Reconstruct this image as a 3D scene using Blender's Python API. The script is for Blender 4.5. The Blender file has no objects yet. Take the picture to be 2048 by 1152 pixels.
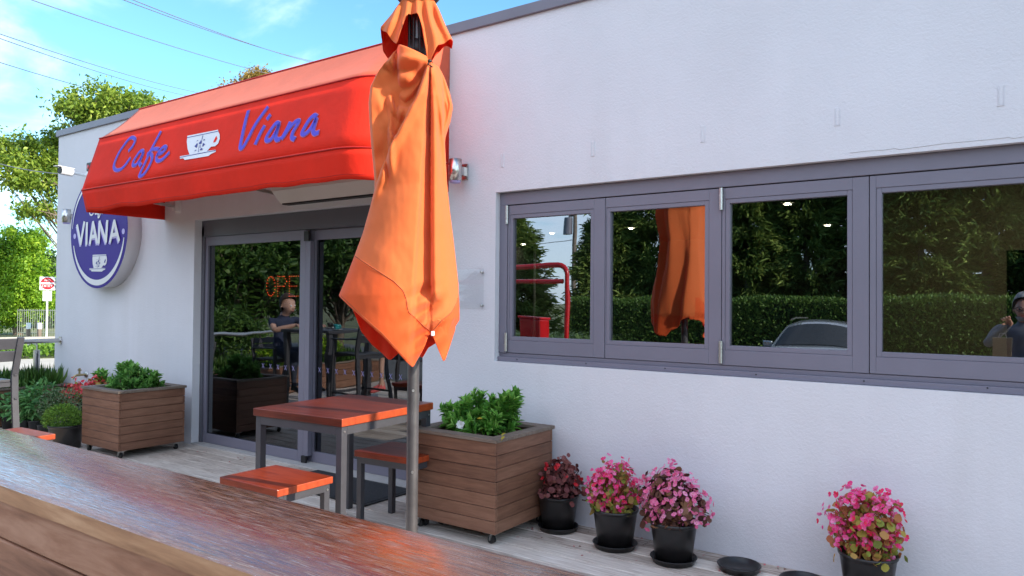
import bpy, math, random
import numpy as np
from math import sin, cos, pi, radians, sqrt, exp, atan2
from mathutils import Vector, Matrix, noise
rng = np.random.default_rng(7); random.seed(7)
scene = bpy.context.scene; COL = scene.collection

# ------------------------------------------------------------------ camera
F = 1479.; YAW = radians(35.1); PITCH = .018; ROLL = .0087; CH = 1.4; CD = 4.074
fw = np.array([-sin(YAW)*cos(PITCH), cos(YAW)*cos(PITCH), sin(PITCH)])
r0 = np.array([cos(YAW), sin(YAW), 0.]); u0 = np.cross(r0, fw)
RT = cos(ROLL)*r0+sin(ROLL)*u0; UP = cos(ROLL)*u0-sin(ROLL)*r0
CAM = np.array([0, -CD, CH])
def ray(px, py): return fw+(px-1024)/F*RT+(576-py)/F*UP
def aty(px, py, y):
    d = ray(px, py); return CAM+d*((y-CAM[1])/d[1])
def atz(px, py, z):
    d = ray(px, py); return CAM+d*((z-CAM[2])/d[2])
def ats(px, py, s): return CAM+ray(px, py)*s
def refl(px, py, s):
    q = ats(px, py, s); q[1] = .14-q[1]; return q
cd = bpy.data.cameras.new('camera'); cam = bpy.data.objects.new('camera', cd); COL.objects.link(cam)
cd.sensor_width = 36; cd.lens = F/2048*36; cd.clip_end = 5000; cd.clip_start = .05
M = Matrix.Identity(4)
for i in range(3):
    M[i][0] = RT[i]; M[i][1] = UP[i]; M[i][2] = -fw[i]; M[i][3] = CAM[i]
cam.matrix_world = M; scene.camera = cam
cd.dof.use_dof = False

# ------------------------------------------------------------------ light
EL = radians(27); AZ = radians(8)
w = bpy.data.worlds.new('World'); scene.world = w; w.use_nodes = True
nt = w.node_tree; nt.nodes.clear(); N = nt.nodes.new; LK = nt.links.new
out = N('ShaderNodeOutputWorld'); bg = N('ShaderNodeBackground'); bg.inputs[1].default_value = .15
sky = N('ShaderNodeTexSky'); sky.sky_type = 'NISHITA'; sky.sun_disc = False
sky.sun_elevation = EL; sky.sun_rotation = pi/2-AZ; sky.air_density = 1.0; sky.dust_density = .6; sky.ozone_density = 1.2
tint = N('ShaderNodeMix'); tint.data_type = 'RGBA'; tint.blend_type = 'MULTIPLY'; tint.inputs[0].default_value = 1
tint.inputs[7].default_value = (.42, .66, .76, 1)
LK(sky.outputs[0], tint.inputs[6])
tc = N('ShaderNodeTexCoord'); sep = N('ShaderNodeSeparateXYZ'); LK(tc.outputs['Generated'], sep.inputs[0])
addz = N('ShaderNodeMath'); addz.operation = 'ADD'; addz.inputs[1].default_value = .22; LK(sep.outputs[2], addz.inputs[0])
mx = N('ShaderNodeMath'); mx.operation = 'MAXIMUM'; mx.inputs[1].default_value = .05; LK(addz.outputs[0], mx.inputs[0])
dx = N('ShaderNodeMath'); dx.operation = 'DIVIDE'; LK(sep.outputs[0], dx.inputs[0]); LK(mx.outputs[0], dx.inputs[1])
dy = N('ShaderNodeMath'); dy.operation = 'DIVIDE'; LK(sep.outputs[1], dy.inputs[0]); LK(mx.outputs[0], dy.inputs[1])
cmb = N('ShaderNodeCombineXYZ'); LK(dx.outputs[0], cmb.inputs[0]); LK(dy.outputs[0], cmb.inputs[1])
cn = N('ShaderNodeTexNoise'); cn.inputs['Scale'].default_value = 2.1; cn.inputs['Detail'].default_value = 7; cn.inputs['Roughness'].default_value = .56
cn.inputs['Distortion'].default_value = .35
cmap = N('ShaderNodeMapping'); cmap.inputs['Location'].default_value = (3.1, 1.7, 0); LK(cmb.outputs[0], cmap.inputs[0]); LK(cmap.outputs[0], cn.inputs[0])
cr = N('ShaderNodeMapRange'); cr.interpolation_type = 'SMOOTHSTEP'; cr.inputs[1].default_value = .38; cr.inputs[2].default_value = .70; 
cvar = N('ShaderNodeMath'); cvar.operation = 'MULTIPLY_ADD'; cvar.inputs[1].default_value = -.20; LK(sep.outputs[1], cvar.inputs[0]); LK(cn.outputs[0], cvar.inputs[2])   # cloud bank is heavier to the south
LK(cvar.outputs[0], cr.inputs[0])
cmul = N('ShaderNodeMath'); cmul.operation = 'MULTIPLY'; cmul.inputs[1].default_value = .72; LK(cr.outputs[0], cmul.inputs[0])
cmix = N('ShaderNodeMix'); cmix.data_type = 'RGBA'; LK(cmul.outputs[0], cmix.inputs[0]); LK(tint.outputs[2], cmix.inputs[6])
cmix.inputs[7].default_value = (4.6, 5.0, 5.75, 1)
LK(cmix.outputs[2], bg.inputs[0]); LK(bg.outputs[0], out.inputs[0])
sd = bpy.data.lights.new('sun', 'SUN'); so = bpy.data.objects.new('sun', sd); COL.objects.link(so)
sd.energy = 2.7; sd.angle = radians(.55); sd.color = (1, .9, .76)
sdir = Vector((cos(EL)*cos(AZ), cos(EL)*sin(AZ), sin(EL)))
so.rotation_euler = sdir.to_track_quat('Z', 'Y').to_euler(); so.location = (20, 2, 12)
scene.view_settings.view_transform = 'Standard'; scene.view_settings.look = 'None'
scene.view_settings.gamma = 1; scene.view_settings.exposure = 1.60
scene.cycles.max_bounces = 10; scene.cycles.transparent_max_bounces = 16; scene.cycles.use_denoising = True
scene.cycles.caustics_reflective = False; scene.cycles.caustics_refractive = False

# ------------------------------------------------------------------ materials
def newmat(name):
    m = bpy.data.materials.new(name); m.use_nodes = True; t = m.node_tree
    b = t.nodes['Principled BSDF']; return m, t, b
def setp(b, **k):
    names = dict(rough='Roughness', metal='Metallic', spec='Specular IOR Level', coat='Coat Weight', coatr='Coat Roughness', sheen='Sheen Weight', trans='Transmission Weight', ior='IOR')
    for a, v in k.items(): b.inputs[names[a]].default_value = v
def ramp(t, src, stops):
    r = t.nodes.new('ShaderNodeValToRGB'); el = r.color_ramp.elements
    while len(el) < len(stops): el.new(.5)
    for e, (p, c) in zip(el, stops): e.position = p; e.color = (*c, 1)
    t.links.new(src, r.inputs[0]); return r.outputs[0]
def noise_node(t, scale, detail=3, rough=.5, stretch=(1, 1, 1), coord='Object', dist=0.):
    c = t.nodes.new('ShaderNodeTexCoord'); mp = t.nodes.new('ShaderNodeMapping'); mp.inputs['Scale'].default_value = stretch
    n = t.nodes.new('ShaderNodeTexNoise'); n.inputs['Scale'].default_value = scale; n.inputs['Detail'].default_value = detail
    n.inputs['Roughness'].default_value = rough; n.inputs['Distortion'].default_value = dist
    t.links.new(c.outputs[coord], mp.inputs[0]); t.links.new(mp.outputs[0], n.inputs[0]); return n.outputs[0]
def bump(t, b, src, strength, dist=.01, prev=None):
    k = t.nodes.new('ShaderNodeBump'); k.inputs['Strength'].default_value = strength; k.inputs['Distance'].default_value = dist
    t.links.new(src, k.inputs['Height'])
    if prev is not None: t.links.new(prev, k.inputs['Normal'])
    t.links.new(k.outputs[0], b.inputs['Normal']); return k.outputs[0]
def mul(c, k): return tuple(min(1, x*k) for x in c)
def plain(name, c, rough=.5, var=.15, nscale=6, metal=0, bumpk=0., bscale=80, **k):
    m, t, b = newmat(name); setp(b, rough=rough, metal=metal, **k)
    n = noise_node(t, nscale, 4, .6)
    t.links.new(ramp(t, n, [(.3, mul(c, 1-var)), (.7, mul(c, 1+var))]), b.inputs['Base Color'])
    if bumpk: bump(t, b, noise_node(t, bscale, 4, .6), bumpk, .004)
    return m
def wood(name, cs, rough=.5, axis=0, scale=4, stretch=14, bumpk=.2, coat=0., coatr=.1, rnd=0., spec=.5, roughvar=0.):
    m, t, b = newmat(name); setp(b, rough=rough, coat=coat, coatr=coatr, spec=spec)
    st = [1.0*stretch]*3; st[axis] = 1.
    n1 = noise_node(t, scale, 6, .65, st, dist=.4); n2 = noise_node(t, scale*.45, 3, .5, (1, 1, 1))
    mxn = t.nodes.new('ShaderNodeMath'); mxn.operation = 'MULTIPLY_ADD'; mxn.inputs[1].default_value = .7
    sc = t.nodes.new('ShaderNodeMath'); sc.operation = 'MULTIPLY'; sc.inputs[1].default_value = .3
    t.links.new(n2, sc.inputs[0]); t.links.new(n1, mxn.inputs[0]); t.links.new(sc.outputs[0], mxn.inputs[2])
    src = mxn.outputs[0]
    if rnd:
        at = t.nodes.new('ShaderNodeAttribute'); at.attribute_name = 'rnd'
        k = t.nodes.new('ShaderNodeMath'); k.operation = 'MULTIPLY_ADD'; k.inputs[1].default_value = rnd
        t.links.new(at.outputs['Fac'], k.inputs[0]); t.links.new(src, k.inputs[2])
        k2 = t.nodes.new('ShaderNodeMath'); k2.operation = 'SUBTRACT'; k2.inputs[1].default_value = rnd/2
        t.links.new(k.outputs[0], k2.inputs[0]); src = k2.outputs[0]
    pos = [.3+.4*i/(len(cs)-1) for i in range(len(cs))]
    t.links.new(ramp(t, src, list(zip(pos, cs))), b.inputs['Base Color'])
    bump(t, b, n1, bumpk, .003)
    if roughvar:
        mr = t.nodes.new('ShaderNodeMapRange'); mr.inputs[1].default_value = .35; mr.inputs[2].default_value = .65
        mr.inputs[3].default_value = rough-roughvar; mr.inputs[4].default_value = rough+roughvar
        t.links.new(n1, mr.inputs[0]); t.links.new(mr.outputs[0], b.inputs['Roughness'])
    return m
def leafmat(name, cols, trans=.35, rough=.45, spec=.4):
    m, t, b = newmat(name); setp(b, rough=rough, spec=spec)
    at = t.nodes.new('ShaderNodeAttribute'); at.attribute_name = 'rnd'
    c = ramp(t, at.outputs['Fac'], [(i/max(1, len(cols)-1), x) for i, x in enumerate(cols)])
    t.links.new(c, b.inputs['Base Color'])
    tr = t.nodes.new('ShaderNodeBsdfTranslucent'); t.links.new(c, tr.inputs[0])
    mix = t.nodes.new('ShaderNodeMixShader'); mix.inputs[0].default_value = trans
    o = t.nodes['Material Output']
    t.links.new(b.outputs[0], mix.inputs[1]); t.links.new(tr.outputs[0], mix.inputs[2]); t.links.new(mix.outputs[0], o.inputs[0])
    return m
def clothmat(name, c, trans=.25, var=.1, nscale=3, sheen=.3, wr=.25, c2=None):
    m, t, b = newmat(name); setp(b, rough=.75, spec=.25, sheen=sheen)
    n = noise_node(t, nscale, 5, .6)
    col = ramp(t, n, [(.3, mul(c, 1-var)), (.7, c2 or mul(c, 1+var))])
    t.links.new(col, b.inputs['Base Color'])
    p = bump(t, b, noise_node(t, 7, 4, .6), wr, .02)
    p = bump(t, b, noise_node(t, 26, 5, .7, (1, 1, .22), dist=.6), wr*.9, .006, p)
    p = bump(t, b, noise_node(t, 420, 2), .25, .001, p)
    tr = t.nodes.new('ShaderNodeBsdfTranslucent'); gm = t.nodes.new('ShaderNodeGamma'); gm.inputs[1].default_value = 1.7; t.links.new(col, gm.inputs[0]); t.links.new(gm.outputs[0], tr.inputs[0])
    mix = t.nodes.new('ShaderNodeMixShader'); mix.inputs[0].default_value = trans
    o = t.nodes['Material Output']
    t.links.new(b.outputs[0], mix.inputs[1]); t.links.new(tr.outputs[0], mix.inputs[2]); t.links.new(mix.outputs[0], o.inputs[0])
    return m
def emat(name, c, s):
    m, t, b = newmat(name); b.inputs['Base Color'].default_value = (*c, 1)
    b.inputs['Emission Color'].default_value = (*c, 1); b.inputs['Emission Strength'].default_value = s; return m
def glassmat(name, tcol, refl_base, wob=.02, wscale=2.2):
    m = bpy.data.materials.new(name); m.use_nodes = True; t = m.node_tree; t.nodes.clear()
    o = t.nodes.new('ShaderNodeOutputMaterial'); tr = t.nodes.new('ShaderNodeBsdfTransparent'); tr.inputs[0].default_value = (*tcol, 1)
    g = t.nodes.new('ShaderNodeBsdfGlossy'); g.inputs['Roughness'].default_value = 0.; g.inputs['Color'].default_value = (.88, .93, 1, 1)
    fr = t.nodes.new('ShaderNodeLayerWeight'); fr.inputs[0].default_value = .5
    pw = t.nodes.new('ShaderNodeMath'); pw.operation = 'POWER'; pw.inputs[1].default_value = 5.; t.links.new(fr.outputs['Facing'], pw.inputs[0])
    ma = t.nodes.new('ShaderNodeMath'); ma.operation = 'MULTIPLY_ADD'; ma.inputs[1].default_value = .9; ma.inputs[2].default_value = refl_base; ma.use_clamp = True
    mix = t.nodes.new('ShaderNodeMixShader')
    bp = t.nodes.new('ShaderNodeBump'); bp.inputs['Strength'].default_value = wob; bp.inputs['Distance'].default_value = .05
    t.links.new(noise_node(t, wscale, 1, .4), bp.inputs['Height']); t.links.new(bp.outputs[0], g.inputs['Normal'])
    t.links.new(pw.outputs[0], ma.inputs[0]); t.links.new(ma.outputs[0], mix.inputs[0])
    t.links.new(tr.outputs[0], mix.inputs[1]); t.links.new(g.outputs[0], mix.inputs[2]); t.links.new(mix.outputs[0], o.inputs[0])
    return m

def stucco():
    m, t, b = newmat('white_stucco'); setp(b, rough=.85, spec=.2)
    n = noise_node(t, 1.1, 5, .6); c = (.71, .70, .738)
    base = ramp(t, n, [(.3, mul(c, .94)), (.7, mul(c, 1.03))])
    st = noise_node(t, 1.6, 5, .6, (2.6, 2.6, .16)); pa = noise_node(t, .55, 3)                 # faint rain streaks in patches
    mm = t.nodes.new('ShaderNodeMath'); mm.operation = 'MULTIPLY'; t.links.new(st, mm.inputs[0]); t.links.new(pa, mm.inputs[1])
    mr = t.nodes.new('ShaderNodeMapRange'); mr.inputs[1].default_value = .24; mr.inputs[2].default_value = .46; mr.inputs[4].default_value = .16; t.links.new(mm.outputs[0], mr.inputs[0])
    mx_ = t.nodes.new('ShaderNodeMix'); mx_.data_type = 'RGBA'; mx_.inputs[7].default_value = (.48, .46, .44, 1); t.links.new(mr.outputs[0], mx_.inputs[0]); t.links.new(base, mx_.inputs[6]); t.links.new(mx_.outputs[2], b.inputs['Base Color'])
    p = bump(t, b, noise_node(t, 66, 5, .7), .65, .006)
    bump(t, b, noise_node(t, 7, 4), .16, .02, p)
    return m
m_stucco = stucco()
m_frame = plain('grey_powder_coat', (.185, .175, .222), .42, .04, 3)
m_dkframe = plain('dark_grey_powder_coat', (.10, .098, .12), .45, .05, 3)
m_coping = plain('grey_metal_flashing', (.17, .16, .2), .4, .08, 2)
m_black = plain('black_rubber', (.012, .012, .013), .5, .2)
m_pot = plain('black_plastic', (.014, .013, .014), .33, .25, 9, bumpk=.05)
m_steel = plain('charcoal_steel', (.056, .056, .066), .42, .12, 12)
m_pole = plain('grey_umbrella_steel', (.13, .122, .125), .35, .2, 14, metal=.6)
m_stain = plain('brushed_stainless', (.62, .60, .58), .28, .06, 20, metal=1)
m_brass = plain('weathered_brass', (.45, .36, .2), .35, .2, 30, metal=.9)
m_chrome = plain('zinc_steel', (.55, .54, .52), .32, .12, 40, metal=.9)
m_white = plain('white_paint', (.78, .78, .78), .45, .04, 4)
m_cream = plain('cream_enamel', (.62, .58, .54), .5, .03, 2)
m_glass = glassmat('tinted_window_glass', (.42, .44, .38), .30, .03, 2.2)
m_dglass = glassmat('tinted_door_glass', (.26, .27, .26), .16, .032, 3.)
m_clear = bpy.data.materials.new('clear_glass_back'); m_clear.use_nodes = True
_t = m_clear.node_tree; _t.nodes.clear(); _o = _t.nodes.new('ShaderNodeOutputMaterial'); _b = _t.nodes.new('ShaderNodeBsdfTransparent'); _t.links.new(_b.outputs[0], _o.inputs[0])
m_deck = wood('weathered_grey_decking', [(.18, .13, .10), (.49, .41, .35), (.66, .575, .50), (.82, .75, .68)], .8, 0, 5, 16, .5, rnd=.22)
m_red = wood('red_stained_timber', [(.12, .012, .004), (.24, .030, .008), (.34, .050, .012)], .38, 0, 5, 12, .15, .2, .2, spec=.3)
m_redt = wood('shade_toned_red_timber', [(.05, .010, .006), (.13, .020, .010), (.20, .036, .016)], .36, 0, 3.2, 9, .15, .25, .2, spec=.3)  # deeper red puts shade into the colour of the table top
m_redend = wood('red_stained_end_grain', [(.26, .03, .008), (.46, .075, .018)], .45, 2, 14, 3, .3, .3, .2)
def barmat():
    m, t, b = newmat('worn_varnished_bar_timber'); setp(b, rough=.40, coat=.8, coatr=.2, spec=.5); b.inputs['Coat IOR'].default_value = 1.85
    n1 = noise_node(t, 5, 8, .7, (1, 24, 24), dist=.5); n2 = noise_node(t, 2.2, 4, .6, (1, 3, 3)); n3 = noise_node(t, 13, 5, .7, (1, 26, 26), dist=.3); n4 = noise_node(t, 22, 4, .75, (1, 14, 14), dist=.3)
    c = ramp(t, n1, [(.30, (.065, .018, .007)), (.44, (.22, .058, .018)), (.56, (.36, .11, .035)), (.70, (.50, .21, .09))])
    def lay(c, fac, lo, hi, amt, col):
        r = t.nodes.new('ShaderNodeMapRange'); r.inputs[1].default_value = lo; r.inputs[2].default_value = hi; r.inputs[4].default_value = amt; t.links.new(fac, r.inputs[0])
        x = t.nodes.new('ShaderNodeMix'); x.data_type = 'RGBA'; x.inputs[7].default_value = (*col, 1); t.links.new(r.outputs[0], x.inputs[0]); t.links.new(c, x.inputs[6]); return x.outputs[2]
    c = lay(c, n2, .45, .68, .55, (.30, .085, .035)); c = lay(c, n3, .54, .62, .7, (.58, .40, .31)); c = lay(c, n4, .60, .67, .75, (.66, .54, .50)); c = lay(c, noise_node(t, 60, 3, .6, (1, 3, 3)), .70, .74, .6, (.7, .62, .58)); c = lay(c, n3, .40, .33, .8, (.025, .012, .01))
    t.links.new(c, b.inputs['Base Color'])
    r = t.nodes.new('ShaderNodeMapRange'); r.inputs[1].default_value = .45; r.inputs[2].default_value = .65; r.inputs[3].default_value = .24; r.inputs[4].default_value = .6; t.links.new(n3, r.inputs[0]); t.links.new(r.outputs[0], b.inputs['Roughness'])
    p = bump(t, b, n1, .14, .002); t.links.new(p, b.inputs['Coat Normal']); p = bump(t, b, n3, .4, .0025, p)
    r2 = t.nodes.new('ShaderNodeMapRange'); r2.inputs[1].default_value = .38; r2.inputs[2].default_value = .62; r2.inputs[3].default_value = .06; r2.inputs[4].default_value = .20; t.links.new(n1, r2.inputs[0]); t.links.new(r2.outputs[0], b.inputs['Coat Roughness'])
    r3 = t.nodes.new('ShaderNodeMapRange'); r3.inputs[1].default_value = .44; r3.inputs[2].default_value = .58; r3.inputs[3].default_value = 1.; r3.inputs[4].default_value = .2; t.links.new(n3, r3.inputs[0]); t.links.new(r3.outputs[0], b.inputs['Coat Weight'])
    return m
m_bar = barmat()
m_barlip = wood('bleached_timber_edge', [(.21, .092, .044), (.44, .225, .115), (.64, .38, .22)], .6, 0, 3, 9, .25)
m_board = wood('brown_hardwood_board', [(.15, .058, .03), (.33, .150, .085), (.52, .29, .19)], .55, 0, 3, 7, .25, rnd=.2)
m_plank = wood('brown_composite_plank', [(.11, .046, .026), (.19, .086, .050), (.265, .132, .082)], .6, 0, 5, 10, .25, rnd=.2)
m_planky = wood('brown_composite_plank_side', [(.11, .046, .026), (.19, .086, .050), (.265, .132, .082)], .6, 1, 5, 10, .25, rnd=.2)
m_cap = wood('worn_planter_capping', [(.11, .08, .062), (.18, .135, .105), (.24, .19, .155)], .7, 0, 5, 10, .35)
m_soil = plain('potting_soil', (.03, .02, .014), .95, .5, 40, bumpk=.8, bscale=60)
m_awn = clothmat('red_awning_canvas', (.88, .032, .012), .22, .1, 2.2, .0, .35)
m_awntop = clothmat('faded_red_awning_canvas', (.70, .125, .062), .15, .10, 2.5, .1, .16)
m_awnin = clothmat('awning_side_canvas', (.50, .014, .012), .15, .1, 2.2, .1, .12)
m_umb = clothmat('orange_umbrella_canvas', (.94, .24, .065), .42, .06, 2.4, .25, .14)
m_umb_hem = clothmat('orange_red_umbrella_hem', (.93, .16, .035), .42, .08, 2.4, .2, .14)
m_umb_in = clothmat('red_umbrella_inner_shade', (.78, .045, .012), .40, .06, 2.4, .1, .14)  # same cloth made redder: inner shade and light through it put into the colour
m_seam = plain('dark_orange_thread', (.42, .07, .02), .8, .1)
m_blue = plain('violet_blue_lettering', (.07, .045, .50), .6, .06)
m_halo = plain('mauve_lettering_edge', (.50, .16, .30), .6, .06)
m_navy = plain('navy_print', (.035, .04, .24), .6, .05)
m_purple = plain('purple_sign_vinyl', (.045, .018, .24), .5, .06, 2, spec=.2)
m_purpdk = plain('dark_purple_print', (.03, .018, .13), .4, .06, 2)
m_lilac = plain('lilac_print', (.48, .42, .75), .5, .04)
m_signw = plain('white_sign_acrylic', (.72, .70, .72), .4, .03)
m_mat = plain('black_doormat_bristle', (.03, .03, .034), .95, .4, 90, bumpk=.8, bscale=150)
m_rfl = plain('road_sign_red', (.55, .012, .02), .4, .05)

# ------------------------------------------------------------------ mesh building
class MB:
    def __init__(s): s.v = []; s.f = []; s.mi = []; s.sm = []; s.r = []
    def add(s, vs, fs, mi=0, smooth=False, rnd=0.):
        o = len(s.v); s.v += [tuple(map(float, p)) for p in vs]; s.r += [rnd]*len(vs)
        for f in fs: s.f.append(tuple(o+i for i in f)); s.mi.append(mi); s.sm.append(smooth)
    def box(s, x0, x1, y0, y1, z0, z1, mi=0, rnd=0.):
        x0, x1 = min(x0, x1), max(x0, x1); y0, y1 = min(y0, y1), max(y0, y1); z0, z1 = min(z0, z1), max(z0, z1)
        s.add([(x0, y0, z0), (x1, y0, z0), (x1, y1, z0), (x0, y1, z0), (x0, y0, z1), (x1, y0, z1), (x1, y1, z1), (x0, y1, z1)],
              [(0, 3, 2, 1), (4, 5, 6, 7), (0, 1, 5, 4), (1, 2, 6, 5), (2, 3, 7, 6), (3, 0, 4, 7)], mi, False, rnd); return s
    def obox(s, c, half, X, Y, mi=0):
        X = np.array(X, float); X /= np.linalg.norm(X); Y = np.array(Y, float); Y -= X*(Y@X); Y /= np.linalg.norm(Y); Z = np.cross(X, Y); c = np.array(c, float)
        vs = [c+X*half[0]*a+Y*half[1]*b+Z*half[2]*d for d in (-1, 1) for a, b in ((-1, -1), (1, -1), (1, 1), (-1, 1))]
        s.add(vs, [(0, 3, 2, 1), (4, 5, 6, 7), (0, 1, 5, 4), (1, 2, 6, 5), (2, 3, 7, 6), (3, 0, 4, 7)], mi); return s
    def bar(s, a, b, wx, wy, mi=0, ref=(0, 0, 1)):
        a = np.array(a, float); b = np.array(b, float); X = b-a; L = np.linalg.norm(X)
        ref = np.array(ref, float)
        if abs(X@ref)/L > .95: ref = np.array([1., 0, 0])
        return s.obox((a+b)/2, (L/2, wx/2, wy/2), X, np.cross(ref, X), mi)
    def tube(s, pts, r, n=10, mi=0, caps=True):
        P = [np.array(p, float) for p in pts]; m = len(P)
        R = r if hasattr(r, '__len__') else [r]*m
        T = [P[min(i+1, m-1)]-P[max(i-1, 0)] for i in range(m)]; T = [t/(np.linalg.norm(t)+1e-9) for t in T]
        ref = np.array([0, 0, 1.]) if abs(T[0][2]) < .9 else np.array([1., 0, 0])
        u = np.cross(ref, T[0]); u /= np.linalg.norm(u); rings = []; vs = []
        for i in range(m):
            u = u-T[i]*(u@T[i]); u /= np.linalg.norm(u); v = np.cross(T[i], u)
            for k in range(n):
                a = 2*pi*k/n; vs.append(P[i]+(u*cos(a)+v*sin(a))*R[i])
        fs = [(i*n+k, i*n+(k+1) % n, (i+1)*n+(k+1) % n, (i+1)*n+k) for i in range(m-1) for k in range(n)]
        s.add(vs, fs, mi, True)
        if caps:
            s.add(vs[:n], [tuple(reversed(range(n)))], mi); s.add(vs[-n:], [tuple(range(n))], mi)
        return s
    def lathe(s, prof, c, n=28, mi=0, axis='z'):
        vs = []; c = np.array(c, float)
        for r, z in prof:
            for k in range(n):
                a = 2*pi*k/n; p = (r*cos(a), r*sin(a), z)
                if axis == 'y': p = (p[0], z, p[1])
                vs.append(c+np.array(p))
        m = len(prof)
        fs = [(i*n+k, i*n+(k+1) % n, (i+1)*n+(k+1) % n, (i+1)*n+k) for i in range(m-1) for k in range(n)]
        if axis == 'y': fs = [tuple(reversed(f)) for f in fs]
        s.add(vs, fs, mi, True); return s
    def grid(s, G, mi=0, smooth=True, closed=False):
        n, m = len(G), len(G[0]); vs = [p for row in G for p in row]
        fs = [(i*m+j, i*m+(j+1) % m, (i+1)*m+(j+1) % m, (i+1)*m+j) for i in range(n-1) for j in range(m if closed else m-1)]
        s.add(vs, fs, mi, smooth); return s
    def prism(s, poly, off, mi=0):
        n = len(poly); off = np.array(off, float); a = [np.array(p, float) for p in poly]; b = [p+off for p in a]
        s.add(a+b, [tuple(reversed(range(n))), tuple(range(n, 2*n))]+[(i, (i+1) % n, n+(i+1) % n, n+i) for i in range(n)], mi); return s
def build(name, mb, mats, parent=None, bevel=0., seg=2, solid=0., sub=0, inner_offset=0):
    me = bpy.data.meshes.new(name); off = np.array(wloc(parent))
    me.from_pydata([tuple(np.array(p)-off) for p in mb.v], [], mb.f)
    mats = mats if isinstance(mats, (list, tuple)) else [mats]
    for m in mats: me.materials.append(m)
    me.polygons.foreach_set('material_index', mb.mi); me.polygons.foreach_set('use_smooth', mb.sm)
    a = me.attributes.new('rnd', 'FLOAT', 'POINT'); a.data.foreach_set('value', mb.r)
    me.update(); o = bpy.data.objects.new(name, me); COL.objects.link(o)
    if parent is not None: o.parent = parent
    if solid:
        k = o.modifiers.new('solid', 'SOLIDIFY'); k.thickness = solid; k.offset = 0; k.material_offset = inner_offset; k.material_offset_rim = 0
    if bevel:
        k = o.modifiers.new('bevel', 'BEVEL'); k.width = bevel; k.segments = seg; k.limit_method = 'ANGLE'; k.angle_limit = radians(40); k.harden_normals = False
    if sub:
        k = o.modifiers.new('sub', 'SUBSURF'); k.levels = sub; k.render_levels = sub
    return o
def wloc(o):
    v = Vector((0, 0, 0))
    while o is not None: v = v+o.location; o = o.parent
    return v
def tag(o, label, cat, group=None):
    o['label'] = label; o['category'] = cat
    if group: o['group'] = group
    return o
def thing(name, label, cat, loc=(0, 0, 0), rz=0, group=None):
    o = bpy.data.objects.new(name, None); COL.objects.link(o); o.location = loc; o.rotation_euler = (0, 0, rz); o.empty_display_size = .1
    return tag(o, label, cat, group)
def struct(name, mb, mats, kind='structure', **k):
    o = build(name, mb, mats, **k); o['kind'] = kind; return o
def dup(root, loc, rz, label, group=None):
    r = root.copy(); COL.objects.link(r); r.location = loc; r.rotation_euler = (0, 0, rz); r['label'] = label
    if group: r['group'] = group
    for ch in list(root.children):
        c = ch.copy(); COL.objects.link(c); c.parent = r
        for g in list(ch.children):
            d = g.copy(); COL.objects.link(d); d.parent = c
    return r
# leaf templates: (x along, y across, z fold)
SHAPES = {
 'diamond': ([(0, 0, 0), (.45, .5, .12), (1, 0, 0), (.45, -.5, .12)], [(0, 2, 1), (0, 3, 2)]),
 'lance': ([(0, 0, 0), (.3, .4, .1), (.65, .42, .08), (1, 0, -.1), (.65, -.42, .08), (.3, -.4, .1), (.3, 0, 0), (.65, 0, -.02)],
           [(0, 6, 1), (1, 6, 7, 2), (2, 7, 3), (0, 5, 6), (6, 5, 4, 7), (7, 4, 3)]),
 'round': ([(.5, 0, -.10)]+[(.5+.5*cos(a), .5*sin(a), .06*sin(3*a)) for a in [2*pi*k/9 for k in range(9)]], [(0, 1+k, 1+(k+1) % 9) for k in range(9)]),
}
def leaves(name, P, D, U, L, W, shape, mat, parent=None, rnd=None, smooth=False):
    P = np.asarray(P, float); n = len(P); D = np.asarray(D, float); D = D/(np.linalg.norm(D, axis=1, keepdims=True)+1e-9)
    S = np.cross(np.asarray(U, float), D); S = S/(np.linalg.norm(S, axis=1, keepdims=True)+1e-9); Nn = np.cross(D, S)
    L = np.broadcast_to(L, (n,)).astype(float); W = np.broadcast_to(W, (n,)).astype(float)
    tv, tf = SHAPES[shape]; tv = np.array(tv); k = len(tv)
    V = P[:, None, :]+tv[None, :, 0:1]*L[:, None, None]*D[:, None, :]+tv[None, :, 1:2]*W[:, None, None]*S[:, None, :]+tv[None, :, 2:3]*L[:, None, None]*Nn[:, None, :]
    V = V.reshape(-1, 3)-np.array(wloc(parent))
    fl = np.concatenate([np.array(f) for f in tf]); fc = np.array([len(f) for f in tf])
    loops = (fl[None, :]+(np.arange(n)*k)[:, None]).ravel(); cnt = np.tile(fc, n); st = np.concatenate([[0], np.cumsum(cnt)[:-1]])
    me = bpy.data.meshes.new(name); me.vertices.add(n*k); me.vertices.foreach_set('co', V.ravel())
    me.loops.add(len(loops)); me.loops.foreach_set('vertex_index', loops.astype(np.int32))
    me.polygons.add(len(cnt)); me.polygons.foreach_set('loop_start', st.astype(np.int32)); me.polygons.foreach_set('loop_total', cnt.astype(np.int32))
    me.materials.append(mat); me.update(calc_edges=True)
    if smooth: me.polygons.foreach_set('use_smooth', np.ones(len(cnt), bool))
    r = rng.random(n) if rnd is None else np.clip(rnd, 0, 1)
    a = me.attributes.new('rnd', 'FLOAT', 'POINT'); a.data.foreach_set('value', np.repeat(r, k))
    o = bpy.data.objects.new(name, me); COL.objects.link(o)
    if parent is not None: o.parent = parent
    return o
def rdir(n):
    v = rng.normal(size=(n, 3)); return v/np.linalg.norm(v, axis=1, keepdims=True)
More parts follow.
